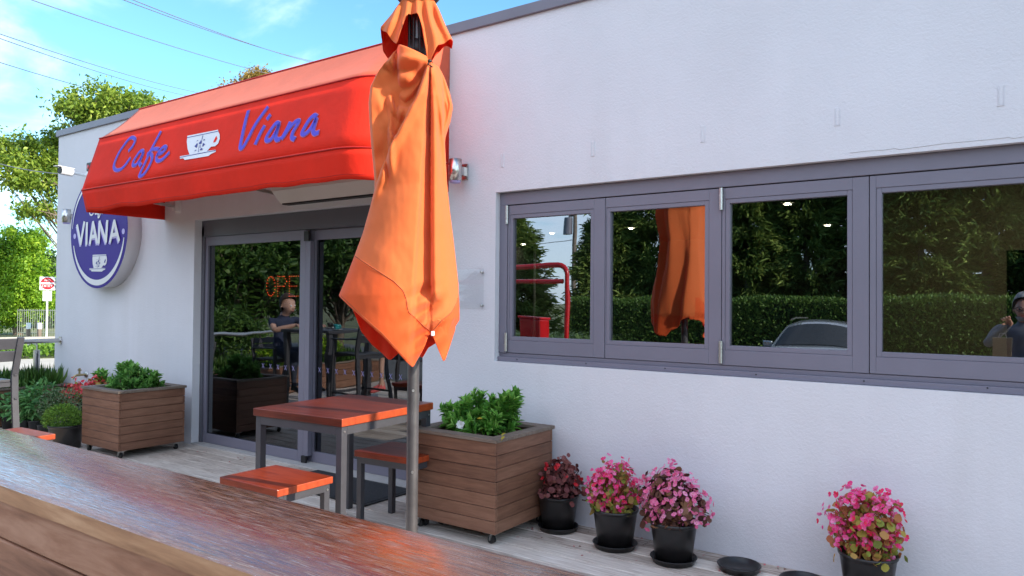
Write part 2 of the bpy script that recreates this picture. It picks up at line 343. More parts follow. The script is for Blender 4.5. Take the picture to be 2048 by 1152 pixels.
def cr_spline(pts, k=6):
    P = [np.array(p, float) for p in pts]; P = [2*P[0]-P[1]]+P+[2*P[-1]-P[-2]]; o = []
    for i in range(1, len(P)-2):
        for j in range(k):
            t = j/k; a, b, c, d = P[i-1:i+3]
            o.append(.5*(2*b+(c-a)*t+(2*a-5*b+4*c-d)*t*t+(3*b-a-3*c+d)*t**3))
    o.append(P[-2]); return o

# ================================================================== SETTING
m_ground = plain('dry_grass_ground', (.16, .17, .07), .95, .4, .35, bumpk=.4, bscale=20)
m_asph = plain('asphalt', (.16, .16, .165), .9, .15, 3, bumpk=.4, bscale=60)
m_path = plain('pale_concrete', (.46, .42, .36), .9, .12, 1.2, bumpk=.2)
m_pathline = plain('white_road_paint', (.75, .75, .72), .8, .1)
def gz(x, y):
    t = min(1, max(0, (-5.2-y)/1.2)); return -.035-.47*t
xs = [-900, -300, -120, -60, -40, -30, -20, -14, -9, -5, 0, 5, 10, 20, 40, 80, 300, 900]
ys = [-900, -300, -100, -50, -30, -20, -14, -10, -8, -7, -6.4, -6, -5.6, -5.2, -4, 0, 5, 10, 20, 40, 100, 300, 900]
g = MB(); g.grid([[(x, y, gz(x, y)) for x in xs] for y in ys]); struct('ground', g, m_ground)
# street on the far left, running along q, at distance p from the camera foot
pv = np.array([-.928, .371, 0]); qv = np.array([.371, .928, 0]); c0 = np.array([0, -CD, 0])
def street(name, p0, p1, q0, q1, z, mat):
    b = MB(); b.add([c0+pv*p+qv*q+np.array([0, 0, z]) for p, q in ((p0, q0), (p0, q1), (p1, q1), (p1, q0))], [(0, 3, 2, 1)]); return struct(name, b, mat)
street('footpath', 13.0, 20.4, -4.5, 40, -.025, m_path)
street('road', 22.6, 29.5, -4.5, 60, -.028, m_asph)
kb = MB()
for p0 in (22.4, 29.5):
    vs = [c0+pv*p+qv*q+np.array([0, 0, z]) for z in (-.03, .07) for p, q in ((p0, -4.5), (p0, 60), (p0+.16, 60), (p0+.16, -4.5))]
    kb.add(vs, [(0, 1, 2, 3), (4, 7, 6, 5), (0, 4, 5, 1), (1, 5, 6, 2), (2, 6, 7, 3), (3, 7, 4, 0)])
struct('kerb', kb, m_path)
b = MB(); b.add([(-30, -17.5, -.495), (20, -17.5, -.495), (20, -6.6, -.495), (-30, -6.6, -.495)], [(0, 1, 2, 3)]); struct('car_park', b, m_asph)
hg = MB(); hp = []
for j in range(24):
    row = []
    for i in range(60):
        a = i/59; X = -520+a*420; Y = 60+j*14
        h = 10*sin(min(1, j/14)*pi/2)+9*noise.noise(Vector((X*.012, Y*.012, 3.1)))*min(1, j/8)+6
        row.append((X, Y, h*min(1, j/10)-.5))
    hp.append(row)
m_hill = plain('dry_hill_grass', (.42, .36, .22), .95, .15, .05)
hg.grid(hp); struct('hills', hg, m_hill)

# deck boards along the wall
d = MB(); y = 0.; k = 0
while y > -4.9:
    x = -9.05; first = True
    while x < 4.5:
        L = random.uniform(2.4, 4.8)
        if first: L = random.uniform(.8, 4.5); first = False
        x1 = min(4.5, x+L); d.box(x+.0015, x1-.0015, y-.134, y-.001, -.03, 0, 0, random.random()); x = x1
    y -= .140
d.box(-9.05, 4.5, -4.9, 0, -.30, -.04, 1)
struct('deck', d, [m_deck, m_black], bevel=.003, seg=1)

# ================================================================== BUILDING
bld = thing('cafe_building', 'single storey cafe building with white stucco wall, grey sliding door and folding windows', 'building', (-3, 0, 0))
WT = .22; T = 3.312
b = MB()
b.box(-9.49, -6.62, 0, WT, -.1, T); b.box(-6.62, -3.66, 0, WT, 2.157, T); b.box(-3.66, -3.005, 0, WT, -.1, T)
b.box(-3.005, .14, 0, WT, -.1, .990); b.box(-3.005, .14, 0, WT, 2.146, T); b.box(.14, 8, 0, WT, -.1, T)
b.box(-9.49, -9.27, WT, 10.2, -.1, T); b.box(7.78, 8, WT, 10.2, -.1, T); b.box(-9.27, 7.78, 10.0, 10.2, -.1, T)
build('wall', b, m_stucco, bld)
b = MB(); b.box(-9.52, 8.03, -.022, .26, T, 3.386); b.box(-9.52, -9.25, .26, 10.24, T, 3.386); build('coping', b, m_coping, bld, bevel=.004)
b = MB(); b.box(-9.26, 7.77, .27, 9.99, 3.05, 3.12); build('roof', b, m_coping, bld)
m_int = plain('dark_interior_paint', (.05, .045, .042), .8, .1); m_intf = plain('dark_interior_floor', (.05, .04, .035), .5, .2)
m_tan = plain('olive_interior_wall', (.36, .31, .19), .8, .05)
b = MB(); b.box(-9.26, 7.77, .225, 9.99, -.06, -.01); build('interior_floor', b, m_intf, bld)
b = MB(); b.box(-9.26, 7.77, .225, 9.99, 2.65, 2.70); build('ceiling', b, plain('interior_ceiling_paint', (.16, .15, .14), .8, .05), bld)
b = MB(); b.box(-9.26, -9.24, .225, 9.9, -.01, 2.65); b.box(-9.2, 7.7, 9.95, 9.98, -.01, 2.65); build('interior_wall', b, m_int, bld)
px0 = aty(1725, 600, 3)[0]; px1 = aty(2013, 600, 3)[0]; pz = aty(2030, 500, 3)[2]
b = MB(); b.box(px0, px1, 3, 3.1, -.01, 2.65); b.box(px1, px1+1.0, 3, 3.1, pz, 2.65); b.box(px1+1.0, px1+2.5, 3, 3.1, -.01, 2.65); build('partition', b, m_tan, bld)

def frame4(mb, x0, x1, z0, z1, wl, wr, wb, wt, y0, y1, mi=0):
    mb.box(x0, x0+wl, y0, y1, z0, z1, mi); mb.box(x1-wr, x1, y0, y1, z0, z1, mi)
    mb.box(x0+wl, x1-wr, y0, y1, z0, z0+wb, mi); mb.box(x0+wl, x1-wr, y0, y1, z1-wt, z1, mi)
# folding window
b = MB()
b.box(-3.003, -2.94, .045, .15, 1.047, 2.06); b.box(.075, .138, .045, .15, 1.047, 2.06)
b.box(-3.003, .138, .045, .15, 2.06, 2.144); b.box(-3.003, .138, .03, .15, .992, 1.022); b.box(-3.003, .138, .055, .15, 1.022, 1.047)
build('window_frame', b, m_frame, bld, bevel=.002, seg=1)
for px, py in ((1034, 719), (1172, 727), (1330, 737), (1512, 749), (1728, 762), (1975, 776)):
    q = aty(px, py, .029); b = MB(); b.lathe([(0, -.001), (.004, -.001), (.004, .003)], (q[0], .0285, q[2]), 8, axis='y'); build('screw', b, m_black, bld)
PX = [-2.938, -2.188, -1.443, -.676, .073]
GL = [((1029, 440), (1184, 680)), ((1223, 425), (1412, 692)), ((1462, 407), (1696, 700)), ((1765, 384), None)]
zt = aty(1223, 424, .07)[2]; zb = aty(1462, 691, .07)[2]
for i in range(4):
    x0, x1 = PX[i]+.002, PX[i+1]-.002
    gx0 = aty(GL[i][0][0], 550, .075)[0]; gx1 = aty(GL[i][1][0], 550, .075)[0] if GL[i][1] else x1-.09
    p = MB(); frame4(p, x0, x1, 1.050, 2.054, gx0-x0-.026, x1-gx1-.026, zb-1.050-.026, 2.054-zt-.026, .05, .10)
    frame4(p, gx0-.025, gx1+.025, zb-.025, zt+.025, .025, .025, .025, .025, .053, .098)
    pan = build('window_panel', p, m_frame, bld, bevel=.0015, seg=1)
    q = MB(); q.box(gx0-.004, gx1+.004, .074, .080, zb-.004, zt+.004); q.mi = [1, 1, 0, 1, 1, 1]; build('glass', q, [m_glass, m_clear], pan)
    hx = {0: x0-.004, 1: x1+.002}.get(i)
    if hx is not None:
        for z0 in (1.06, 1.93):
            h = MB(); h.tube([(hx, .04, z0), (hx, .04, z0+.125)], .011, 10); h.tube([(hx, .04, z0+.04), (hx, .04, z0+.046)], .0125, 10); h.tube([(hx, .04, z0+.08), (hx, .04, z0+.086)], .0125, 10)
            build('hinge', h, m_chrome, pan)
# sliding door
b = MB()
b.box(-6.618, -6.575, .075, .20, .0, 2.10); b.box(-3.72, -3.662, .075, .20, 0, 2.10); b.box(-6.618, -3.662, .075, .20, 2.0, 2.155)
build('door_frame', b, m_dkframe, bld, bevel=.002, seg=1)
b = MB(); b.box(-6.618, -3.662, -.004, .20, -.02, .012); build('threshold', b, plain('pale_aluminium_threshold', (.5, .48, .46), .5, .1), bld)
for i, (x0, x1, y0) in enumerate(((-6.573, -5.095, .09), (-5.14, -3.722, .145))):
    p = MB(); wl = .04 if i == 0 else .105; frame4(p, x0, x1, .014, 1.998, wl, .07, .088, .085, y0, y0+.045)
    leaf = build('sliding_door', p, m_frame, bld, bevel=.002, seg=1)
    q = MB(); q.box(x0+wl-.003, x1-.067, y0+.02, y0+.026, .10, 1.915); q.mi = [1, 1, 0, 1, 1, 1]; build('glass', q, [m_dglass, m_clear], leaf)
    for k in range(30):
        cx = x0+.16+k*.105
        if cx > x1-.12: break
        if i == 0 and cx < -5.7: continue
        xm = MB()
        for s in (-1, 1): xm.bar((cx-.014, y0+.0185, .80-.02*s), (cx+.014, y0+.0185, .80+.02*s), .005, .001)
        build('glass_marking', xm, m_lilac, leaf)
    if i == 0:
        
        for za, zc in ((1.90, 1.985), (.012, .07)): h = MB(); h.box(-5.10, -5.04, .075, .089, za, zc); build('door_catch', h, m_black, leaf)
        h = MB(); h.box(-5.094, -5.035, .092, .135, .07, 1.90); build('closing_edge', h, m_frame, leaf)
# faint slots patched in the stucco
for k, (px, py, hh) in enumerate(((2002, 190, .034), (1675, 232, .034), (1406, 267, .034), (1186, 297, .030), (1005, 320, .026))):
    q = aty(px, py, 0); p = MB(); x, z = q[0], q[2]; hz = .045
    for xx in (x-.012, x+.009): p.box(xx, xx+.003, -.004, .01, z-hz, z+hz)
    p.box(x-.009, x+.009, -.0015, .01, z-hz, z+hz); p.box(x-.016, x+.014, -.004, .01, z-hz-.006, z-hz-.002)
    build('slot_patch', p, m_stucco, bld, bevel=.001, seg=1)

p = MB(); ck = [aty(px, py, 0) for px, py in ((1700, 306), (1735, 302), (1768, 300), (1789, 297), (1800, 299), (1846, 293), (1890, 287), (1938, 283), (1980, 279), (2017, 275), (2028, 277), (2075, 269))]
for q0, q1 in zip(ck[:-1], ck[1:]): p.bar((q0[0], -.0005, q0[2]), (q1[0], -.0005, q1[2]), .0014, .002)
build('plaster_crack', p, plain('dusty_crack', (.40, .37, .36), .9), bld)
# downlights seen through the glass, then unseen ones added to light the partition
m_lamp = emat('downlight_lens', (1, .93, .8), 70)
DL = [(1575, 407, 'round white downlight showing in the third window pane, near its top edge'), (1655, 450, 'round white downlight showing low down in the third window pane'),
      (1104, 466, 'round white downlight showing through the middle of the first window pane'), (1047, 488, 'round white downlight showing at the left edge of the first window pane'), (1262, 456, 'round white downlight showing through the second window pane')]
DL += [((.3, 2.0), 0, 'unseen downlight added in the ceiling to light the olive partition'), ((1.1, 2.1), 0, 'unseen downlight added above the passage to light the olive partition'), ((-.3, 1.6), 0, 'unseen downlight added close behind the fourth window pane to light the partition')]
for px, py, lab in DL:
    q = np.array([px[0], px[1], 2.645]) if isinstance(px, tuple) else atz(px, py, 2.645); t = thing('ceiling_downlight', lab, 'downlight', (q[0], q[1], 2.645), group='downlights in the cafe ceiling')
    p = MB(); p.lathe([(.047, 0), (.075, 0), (.075, -.012), (.05, -.014)], q, 20); build('trim_ring', p, m_white, t)
    p = MB(); p.lathe([(0, -.008), (.048, -.008)], q, 20); build('lens', p, m_lamp, t)
# LED open sign behind the door
ls = thing('led_sign', 'red dotted LED sign reading OPEN behind the dark door glass', 'sign', (-5.55, .27, 1.5))
sx0, sz0, sz1 = aty(531, 590, .26)[0], 1.43, 1.61
p = MB(); p.box(sx0-.06, sx0+.72, .28, .30, sz0-.05, sz1+.05); build('backing_board', p, m_black, ls)
p = MB(); lw = .125; gap = .165
def dots(pts):
    for a, c in zip(pts[:-1], pts[1:]):
        n = max(1, int(math.hypot(c[0]-a[0], c[1]-a[1])/.021))
        for k in range(n+1):
            x = a[0]+(c[0]-a[0])*k/n; z = a[1]+(c[1]-a[1])*k/n; r = .0048
            p.add([(x+r, .272, z), (x-r, .272, z), (x, .272, z+r), (x, .272, z-r), (x, .266, z)], [(0, 4, 2), (2, 4, 1), (1, 4, 3), (3, 4, 0)])
m_led = emat('red_led', (1, .13, .04), 1.3)
H = sz1-sz0
p = MB(); ox = sx0; dots([(ox+lw/2+lw/2*cos(a), sz0+H/2+H/2*sin(a)) for a in [2*pi*k/18 for k in range(19)]]); build('led_letter', p, m_led, ls)
p = MB(); ox = sx0+gap; dots([(ox, sz0), (ox, sz1), (ox+lw*.7, sz1), (ox+lw, sz1-H*.25), (ox+lw*.7, sz0+H*.5), (ox, sz0+H*.5)]); build('led_letter', p, m_led, ls)
p = MB(); ox = sx0+2*gap; dots([(ox+lw, sz0), (ox, sz0), (ox, sz1), (ox+lw, sz1)]); dots([(ox, sz0+H/2), (ox+lw*.8, sz0+H/2)]); build('led_letter', p, m_led, ls)
p = MB(); ox = sx0+3*gap; dots([(ox, sz0), (ox, sz1), (ox+lw, sz0), (ox+lw, sz1)]); build('led_letter', p, m_led, ls)

# ================================================================== AWNING
XL, XR = -7.15, -3.43; RHO = .30
aw = thing('door_awning', 'red canvas awning over the door reading Cafe Viana with a white cup', 'awning', (-5.3, 0, 2.2))
def lvl(d_, z, wav=0., n=60):
    left = [(XL, -d_*k/6, z) for k in range(7)]
    rh = min(RHO, d_*.95); front = []
    for k in range(n+1):
        x = XL+(XR-rh-XL)*k/n; front.append((x, -d_, z))
    for k in range(1, 13):
        a = pi/2*k/12; front.append((XR-rh+rh*sin(a), -d_+rh-rh*cos(a), z))
    for k in range(1, 5): front.append((XR, (-d_+rh)*(1-k/4), z))
    if wav:
        front = [(x, yv+.6*wav*sin(x*9+1)*noise.noise(Vector((x*2, 0, 0))), zz+wav*noise.noise(Vector((x*3, 5, 0)))) for x, yv, zz in front]
    return left, front
FT, FO, VA = (.65, 2.89), (.80, 2.385), (.755, 2.19)
def awpart(name, levels, mats):
    p = MB(); Ls = [lvl(*l) for l in levels]
    p.grid([l[0] for l in Ls]); p.grid([l[1] for l in Ls]); return build(name, p, mats, aw, solid=.004)
top = [(.004, 3.245), (.15, 3.25), (.28, 3.245)]+[(.28+.37*t, 3.245-.355*t-.02*sin(pi*t)) for t in (.06, .2, .4, .6, .8, 1)]
awpart('top_panel', top, m_awntop)
awpart('front_panel', [(FT[0]+(FO[0]-FT[0])*t, FT[1]+(FO[1]-FT[1])*t) for t in (0, .2, .4, .6, .8, 1)], m_awn)
awpart('valance', [FO, (.79, 2.34, .006), (.775, 2.27, .012), (.765, 2.225, .016), (.755, 2.19, .020)], m_awn)
for lv in (FT, FO):
    l, f = lvl(lv[0]+.003, lv[1]+.003); p = MB(); p.tube(f, .0065, 6); build('piping', p, m_awnin, aw)
l, f = lvl(.28, 3.25); p = MB(); p.tube(f, .008, 6); build('piping', p, m_awnin, aw)
p = MB()
for x in (-6.9, -5.3, -3.75):
    p.bar((x, -.002, 2.30), (x, -.76, 2.36), .025, .025); p.bar((x, -.03, 3.20), (x, -.27, 3.22), .025, .025)
    p.bar((x, -.27, 3.21), (x, -.63, 2.86), .025, .025)
p.bar((XL+.03, -.765, 2.365), (XR-.3, -.765, 2.365), .025, .025)
build('support_frame', p, m_chrome, aw)
l, f = lvl(.7635, 2.222, .0165); p = MB(); p.tube([(x, yv-.002*(1 if yv < -.7 else 0), z) for x, yv, z in f], .0022, 4); build('hem_seam', p, m_awnin, aw)
q = aty(357, 408, 0); p = MB(); p.box(q[0]-.03, q[0]+.03, -.05, .0, q[2]-.07, q[2]+.08); p.box(q[0]-.05, q[0]+.05, -.006, 0, q[2]-.09, q[2]+.1); build('wall_bracket', p, m_white, aw)
# lettering lies on the front panel: 2-D coordinates (X, distance down the panel)
dv = np.array([0, -(FO[0]-FT[0]), FO[1]-FT[1]]); PL = np.linalg.norm(dv); dv /= PL; A0 = np.array([0, -FT[0], FT[1]]); nv = np.array([0, dv[2], -dv[1]])
def aw2(px, py):
    r = ray(px, py); t = ((A0-CAM)@nv)/(r@nv); q = CAM+r*t; return np.array([q[0], (q-A0)@dv])
def aw3(p2, off): return A0+np.array([p2[0], 0, 0])+dv*p2[1]+nv*(.004+off)
def ribbon(mb, pts, wd, to3, off, mi=0, taper=None):
    P = cr_spline(pts, 6) if len(pts) > 2 else [np.array(p, float) for p in pts]
    n = len(P); L = []; R_ = []
    for i in range(n):
        t = P[min(i+1, n-1)]-P[max(i-1, 0)]; t = t/(np.linalg.norm(t)+1e-9); nn = np.array([-t[1], t[0]]); w_ = wd/2*(taper(i/(n-1)) if taper else 1)
        c = P[i]
        if i == 0: c = c-t*w_*.5
        if i == n-1: c = c+t*w_*.5
        L.append(to3(c+nn*w_, off)); R_.append(to3(c-nn*w_, off))
    mb.grid([L, R_], mi, False)
S4 = lambda pts: [aw2(200+x/6.777, 200+y/6.777) for x, y in pts]
S5 = lambda pts: [aw2(440+x/8.229, 190+y/8.229) for x, y in pts]
cafe = [[(400, 690), (455, 625), (485, 545), (450, 512), (400, 535), (325, 630), (255, 740), (205, 860), (200, 925), (235, 955), (295, 940), (355, 880), (415, 795)],
        [(590, 720), (590, 695), (555, 700), (505, 765), (460, 845), (460, 890), (500, 880), (555, 805), (597, 715), (575, 780), (545, 850), (562, 890)],
        [(830, 440), (780, 535), (700, 685), (625, 850), (565, 975), (545, 1032), (590, 1022), (655, 940), (708, 830), (715, 765), (692, 730), (655, 735)],
        [(655, 745), (700, 690), (750, 668), (802, 670)], [(785, 745), (850, 722), (902, 670), (900, 640), (865, 645), (810, 710), (775, 785), (795, 830), (850, 815), (905, 765), (945, 722)]]
viana = [[(475, 275), (430, 440), (375, 690), (345, 860), (385, 870), (470, 730), (600, 480), (790, 215)], [(738, 525), (670, 650), (598, 805)], [(832, 345), (795, 395)],
         [(985, 485), (940, 470), (865, 560), (780, 700), (785, 755), (850, 740), (930, 620), (985, 490), (945, 620), (930, 700), (955, 745), (995, 735)],
         [(1165, 468), (1100, 600), (1032, 722)], [(1060, 690), (1150, 560), (1250, 455), (1312, 437), (1285, 500), (1215, 620), (1198, 705), (1238, 735)],
         [(1600, 365), (1560, 350), (1480, 425), (1385, 585), (1370, 645), (1420, 650), (1510, 560), (1600, 400), (1560, 540), (1550, 610), (1580, 645), (1630, 628)]]
for word, SS, wd in ((cafe, S4, .031), (viana, S5, .034)):
    p = MB(); h = MB()
    for k, s in enumerate(word): ribbon(p, SS(s), wd, aw3, .004+.0004*k); ribbon(h, SS(s), wd+.011, aw3, .001+.0004*k)
    lt = build('lettering', p, m_blue, aw); build('lettering_edge', h, m_halo, lt)
def ngon(mb, pts2, to3, off, mi=0): mb.add([to3(np.array(q), off) for q in pts2], [tuple(range(len(pts2)))], mi)
CUP = [(1195, 490), (1400, 450), (1610, 408), (1612, 428), (1632, 470), (1634, 530), (1612, 595), (1570, 632), (1518, 637), (1462, 695), (1580, 680), (1580, 706), (1512, 738), (1480, 764), (1160, 818), (1138, 795), (1094, 802), (1094, 768), (1224, 745), (1198, 670), (1187, 570)]
CUPH = [(1590, 492), (1602, 525), (1578, 573), (1546, 583), (1560, 545)]
CUPL = [[(1194, 516), (1611, 430)], [(1098, 783), (1225, 757), (1460, 712), (1580, 690)]]
FLW = [[(1390, 545), (1403, 490), (1412, 484), (1398, 545)], [(1350, 597), (1378, 560), (1385, 545), (1393, 560), (1392, 595), (1372, 605)], [(1295, 635), (1330, 592), (1338, 600), (1328, 645), (1318, 655)], [(1398, 640), (1410, 590), (1432, 598), (1435, 610), (1415, 628)],
       [(1318, 572), (1335, 552), (1352, 555), (1332, 562)], [(1408, 558), (1425, 538), (1440, 540), (1428, 552)], [(1345, 715), (1348, 650), (1352, 650), (1351, 715)], [(1292, 705), (1305, 685), (1330, 683), (1312, 692)], [(1365, 690), (1385, 660), (1404, 660), (1398, 685)], [(1355, 650), (1362, 615), (1366, 615), (1362, 650)], [(1372, 655), (1378, 618), (1382, 618), (1379, 655)]]
def cupart(root, to2, to3, hole, big, o0=0.):
    p = MB(); ngon(p, [to2(*q) for q in CUP], to3, o0+.003); k = build('cup_emblem', p, m_signw, root)
    p = MB(); ngon(p, [to2(*q) for q in CUPH], to3, o0+.005, 1)
    for n_, l in enumerate(CUPL): ribbon(p, [to2(*q) for q in l], .006*big, to3, o0+.0045+.0002*n_)
    for n_, f in enumerate(FLW): ngon(p, [to2(*q) for q in f], to3, o0+.0055+.0002*n_)
    build('flower_motif', p, [m_navy, hole], k)
cupart(aw, lambda x, y: aw2(200+x/6.777, 200+y/6.777), aw3, m_awn, 1)

# air curtain over the door
ac = thing('air_curtain', 'long cream air curtain unit mounted above the door under the awning', 'air curtain', (-4.6, 0, 2.2))
p = MB(); pr = [(0, 2.22), (-.10, 2.205), (-.19, 2.30), (-.205, 2.44), (0, 2.46)]
p.prism([(-5.20, a, c) for a, c in pr], (1.5, 0, 0)); build('casing', p, m_cream, ac, bevel=.012, seg=3)
p = MB(); p.box(-5.17, -3.73, -.1, -.03, 2.197, 2.21); build('outlet_slot', p, m_black, ac)
p = MB(); p.bar((-5.195, -.1985, 2.36), (-3.705, -.1985, 2.36), .004, .004); build('casing_joint', p, m_dkframe, ac)

# ================================================================== ROUND SIGN
SC = np.array([-8.185, -.15, 2.115]); SR = .615
sg = thing('round_sign', 'thick round purple wall sign reading VIANA with a white cup', 'sign', tuple(SC))
p = MB(); p.lathe([(0, .15), (SR-.012, .15), (SR-.012, .02), (SR, .0), (SR, -.002)], SC, 72, axis='y'); build('sign_body', p, m_signw, sg)
p = MB(); p.lathe([(0, -.0025), (SR-.002, -.0025)], SC, 72, axis='y'); build('sign_face', p, m_purple, sg)
def sg2(px, py): q = aty(px, py, -.153); return np.array([q[0]-SC[0], q[2]-SC[2]])
def sg3(p2, off): return SC+np.array([p2[0], -.003-off, p2[1]])
Z3 = lambda pts: [sg2(100+x/3.84, 300+y/3.84) for x, y in pts]
VI = [[(213, 580), (240, 720)], [(240, 720), (268, 556)], [(289, 562), (285, 720)], [(312, 716), (336, 556)], [(336, 556), (367, 710)], [(322, 668), (358, 660)], [(380, 712), (387, 552)], [(387, 552), (436, 704)], [(436, 704), (446, 546)], [(468, 703), (500, 546)], [(500, 546), (536, 695)], [(483, 655), (526, 645)]]
p = MB(); s_ = MB()
for k, l in enumerate(VI): ribbon(p, Z3(l), .042, sg3, .006+.0003*k); ribbon(s_, [q+np.array([-.02, -.018]) for q in Z3(l)], .042, sg3, .001+.0003*k)
build('lettering_shadow', s_, m_lilac, sg); build('lettering', p, m_signw, sg)
p = MB()
arc = lambda r, a0, a1, n=40: [np.array([r*cos(radians(a0+(a1-a0)*i/n)), r*sin(radians(a0+(a1-a0)*i/n))]) for i in range(n+1)]
tp = lambda t: .25+.75*sin(pi*t)
ribbon(p, arc(SR*.90, 195, 350), .06, sg3, .003, 0, tp); ribbon(p, arc(SR*.93, 60, 175), .03, sg3, .003, 0, tp)
for q in Z3([(192, 663), (565, 625)]): ngon(p, [q+np.array([.03*cos(a), .03*sin(a)]) for a in [2*pi*k/16 for k in range(16)]], sg3, .003, 1)
build('ring_arc', p, [m_signw, m_lilac], sg)
# small script word on top of the sign, mostly behind the awning
W2 = [[q*np.array([.36, -.36]) for q in S4(s)] for s in cafe]; tail = W2[2][5]; tgt = sg2(197, 435)
p = MB()
for k, s in enumerate(W2): ribbon(p, [q-tail+tgt for q in s], .018, sg3, .004+.0004*k)
build('script_lettering', p, m_signw, sg)
def cup_sg(x, y):
    u = (x-1094)/(1636-1094); v = (y-408)/(818-408); v = v-(1-u)*.0
    ysk = y-408+ (x-1094)*.2; v = (y+(x-1094)*.205-515)/(818-515+20)
    return np.array(sg2(100+(305+u*135)/3.84, 300+(808+v*128-u*6)/3.84))
cupart(sg, cup_sg, sg3, m_purple, .7)

# wall lights, cameras, tap, plaque
def wall_light(q, lab):
    t = thing('wall_light', lab, 'wall light', (q[0], 0, q[2]), group='stainless wall lights beside the awning')
    p = MB(); p.lathe([(0, -.075), (.045, -.075), (.045, .075), (0, .075)], (q[0], -.10, q[2]), 24); build('lamp_body', p, m_stain, t)
    p = MB(); p.lathe([(0, -.092), (.036, -.09), (.038, -.075)], (q[0], -.10, q[2]), 20); build('diffuser', p, m_lilac, t)
    p = MB(); p.box(q[0]-.02, q[0]+.02, -.06, 0, q[2]-.03, q[2]+.03); p.box(q[0]-.035, q[0]+.035, -.012, 0, q[2]-.055, q[2]+.055); build('wall_bracket', p, m_stain, t)
q = aty(911, 340, -.1); wall_light(q, 'brushed cylinder wall light to the right of the red awning')
q = aty(133, 432, -.1); wall_light(q, 'brushed cylinder wall light left of the round purple sign')
t = thing('security_camera', 'white bullet security camera on the wall left of the awning', 'camera', tuple(aty(178, 352, 0)))
q = aty(176, 352, -.0); e = aty(120, 341, -.32)
p = MB(); p.tube([q, q+np.array([0, -.012, 0])], .045, 16); p.tube([q+np.array([0, -.01, 0]), q+np.array([-.02, -.08, .01]), e+(q-e)*.35], .016, 10); build('mount', p, m_white, t)
a_ = e+(q-e)*.42; p = MB(); p.tube([a_, e], .042, 18); build('camera_body', p, m_white, t, bevel=.006)
dn = (e-a_)/np.linalg.norm(e-a_)
p = MB(); p.bar(a_-dn*.01+np.array([0, 0, .043]), e+dn*.05+np.array([0, 0, .043]), .08, .008); build('sun_shield', p, m_white, t, bevel=.003)
p = MB(); p.tube([e, e+dn*.004], .036, 18); build('lens_window', p, m_black, t)
t = thing('security_camera', 'small black square camera on the wall beside the awning edge', 'camera', tuple(aty(178, 333, 0)))
q = aty(179, 334, -.11); p = MB(); p.box(q[0]-.055, q[0]+.055, -.12, -.05, q[2]-.045, q[2]+.05); build('camera_body', p, m_black, t, bevel=.01)
p = MB(); p.tube([(q[0], -.05, q[2]), (q[0], 0, q[2])], .025, 12); build('mount', p, m_black, t)
p = MB(); p.lathe([(0, -.124), (.022, -.124), (.024, -.118)], (q[0]-.01, 0, q[2]), 14, axis='y'); build('lens_window', p, m_rfl, t)
t = thing('garden_tap', 'brass garden tap on the white wall above the red flowers', 'tap', tuple(aty(172, 750, 0)))
q = aty(173, 749, 0); p = MB(); p.lathe([(.0, -.012), (.033, -.012), (.036, 0)], q, 16, axis='y'); build('wall_flange', p, m_chrome, t)
c = q+np.array([0, -.075, 0]); p = MB(); p.tube([q, c], .013, 10); p.tube([c+np.array([0, .02, 0]), c+np.array([0, -.03, 0]), c+np.array([0, -.055, -.012]), c+np.array([0, -.07, -.04])], [.015, .014, .012, .011], 10); build('spout', p, m_brass, t)
p = MB(); p.tube([c, c+np.array([0, 0, .05])], .011, 8); p.bar(c+np.array([-.035, 0, .055]), c+np.array([.035, 0, .055]), .014, .012); p.tube([c+np.array([0, 0, .05]), c+np.array([0, 0, .075])], .012, 8); build('handle', p, m_brass, t)
pl = thing('acrylic_plaque', 'clear acrylic plaque fixed to the stucco left of the windows', 'plaque', (-3.2, 0, 1.48))
m_acr = glassmat('clear_acrylic', (.93, .94, .95), .045, 0., 1.)
p = MB(); p.box(-3.40, -3.09, -.018, -.013, 1.345, 1.625); p.mi = [1, 1, 0, 1, 1, 1]; build('acrylic_sheet', p, [m_acr, m_clear], pl)
for x in (-3.11, -3.38):
    for z in (1.37, 1.60): p = MB(); p.lathe([(0, -.024), (.008, -.024), (.008, 0)], (x, 0, z), 10, axis='y'); build('standoff', p, m_chrome, pl)

# ================================================================== UMBRELLA
PX_, PY_ = aty(825, 900, -1.55)[0], -1.55
um = thing('cafe_umbrella', 'closed orange market umbrella on a grey pole in front of the awning', 'umbrella', (PX_, PY_, 0))
PO = np.array([PX_, PY_, 0.]); SD = float((PO-CAM)@fw)+0.0
vd = PO-CAM; vd[2] = 0; vd /= np.linalg.norm(vd); E1 = np.array([vd[1], -vd[0], 0]); E2 = -vd      # sideways, and out towards the bar
def zpy(py):  # height on the pole axis at picture row py
    r = ray(825, py); t = np.hypot(PX_, PY_+CD)/np.hypot(r[0], r[1]); return CAM[2]+t*r[2]
KX = SD/F
def xpx(px, py): return (px-(827-(py-720)*.012))*KX      # metres to the side of the pole axis
p = MB(); p.tube([PO+np.array([0, 0, z]) for z in (.02, 1.2, 2.2, 3.08)], .0270, 24); build('pole', p, m_pole, um)
p = MB(); p.lathe([(0, 0), (.22, 0), (.22, .05), (.06, .07), (.05, .10), (.045, .14), (0, .14)], PO, 32); build('base', p, m_pole, um)
for z in (.62, .99, 1.3): p = MB(); p.tube([PO+E2*.028+np.array([0, 0, z]), PO+E2*.036+np.array([0, 0, z])], .006, 8); build('pole_bolt', p, m_chrome, um)
def interp(tab):
    a = np.array(sorted(tab), float); return lambda v: np.interp(v, a[:, 0], a[:, 1])
def sstep(a, b, v):
    t = np.clip((v-a)/(b-a), 0, 1); return t*t*(3-2*t)
Lf = interp([(85, 806), (105, 793), (120, 781), (140, 765), (160, 751), (178, 742), (210, 738), (250, 740), (290, 743), (330, 747), (365, 750), (385, 750), (420, 741), (470, 727), (520, 709), (560, 694), (592, 681), (640, 684), (740, 700)])
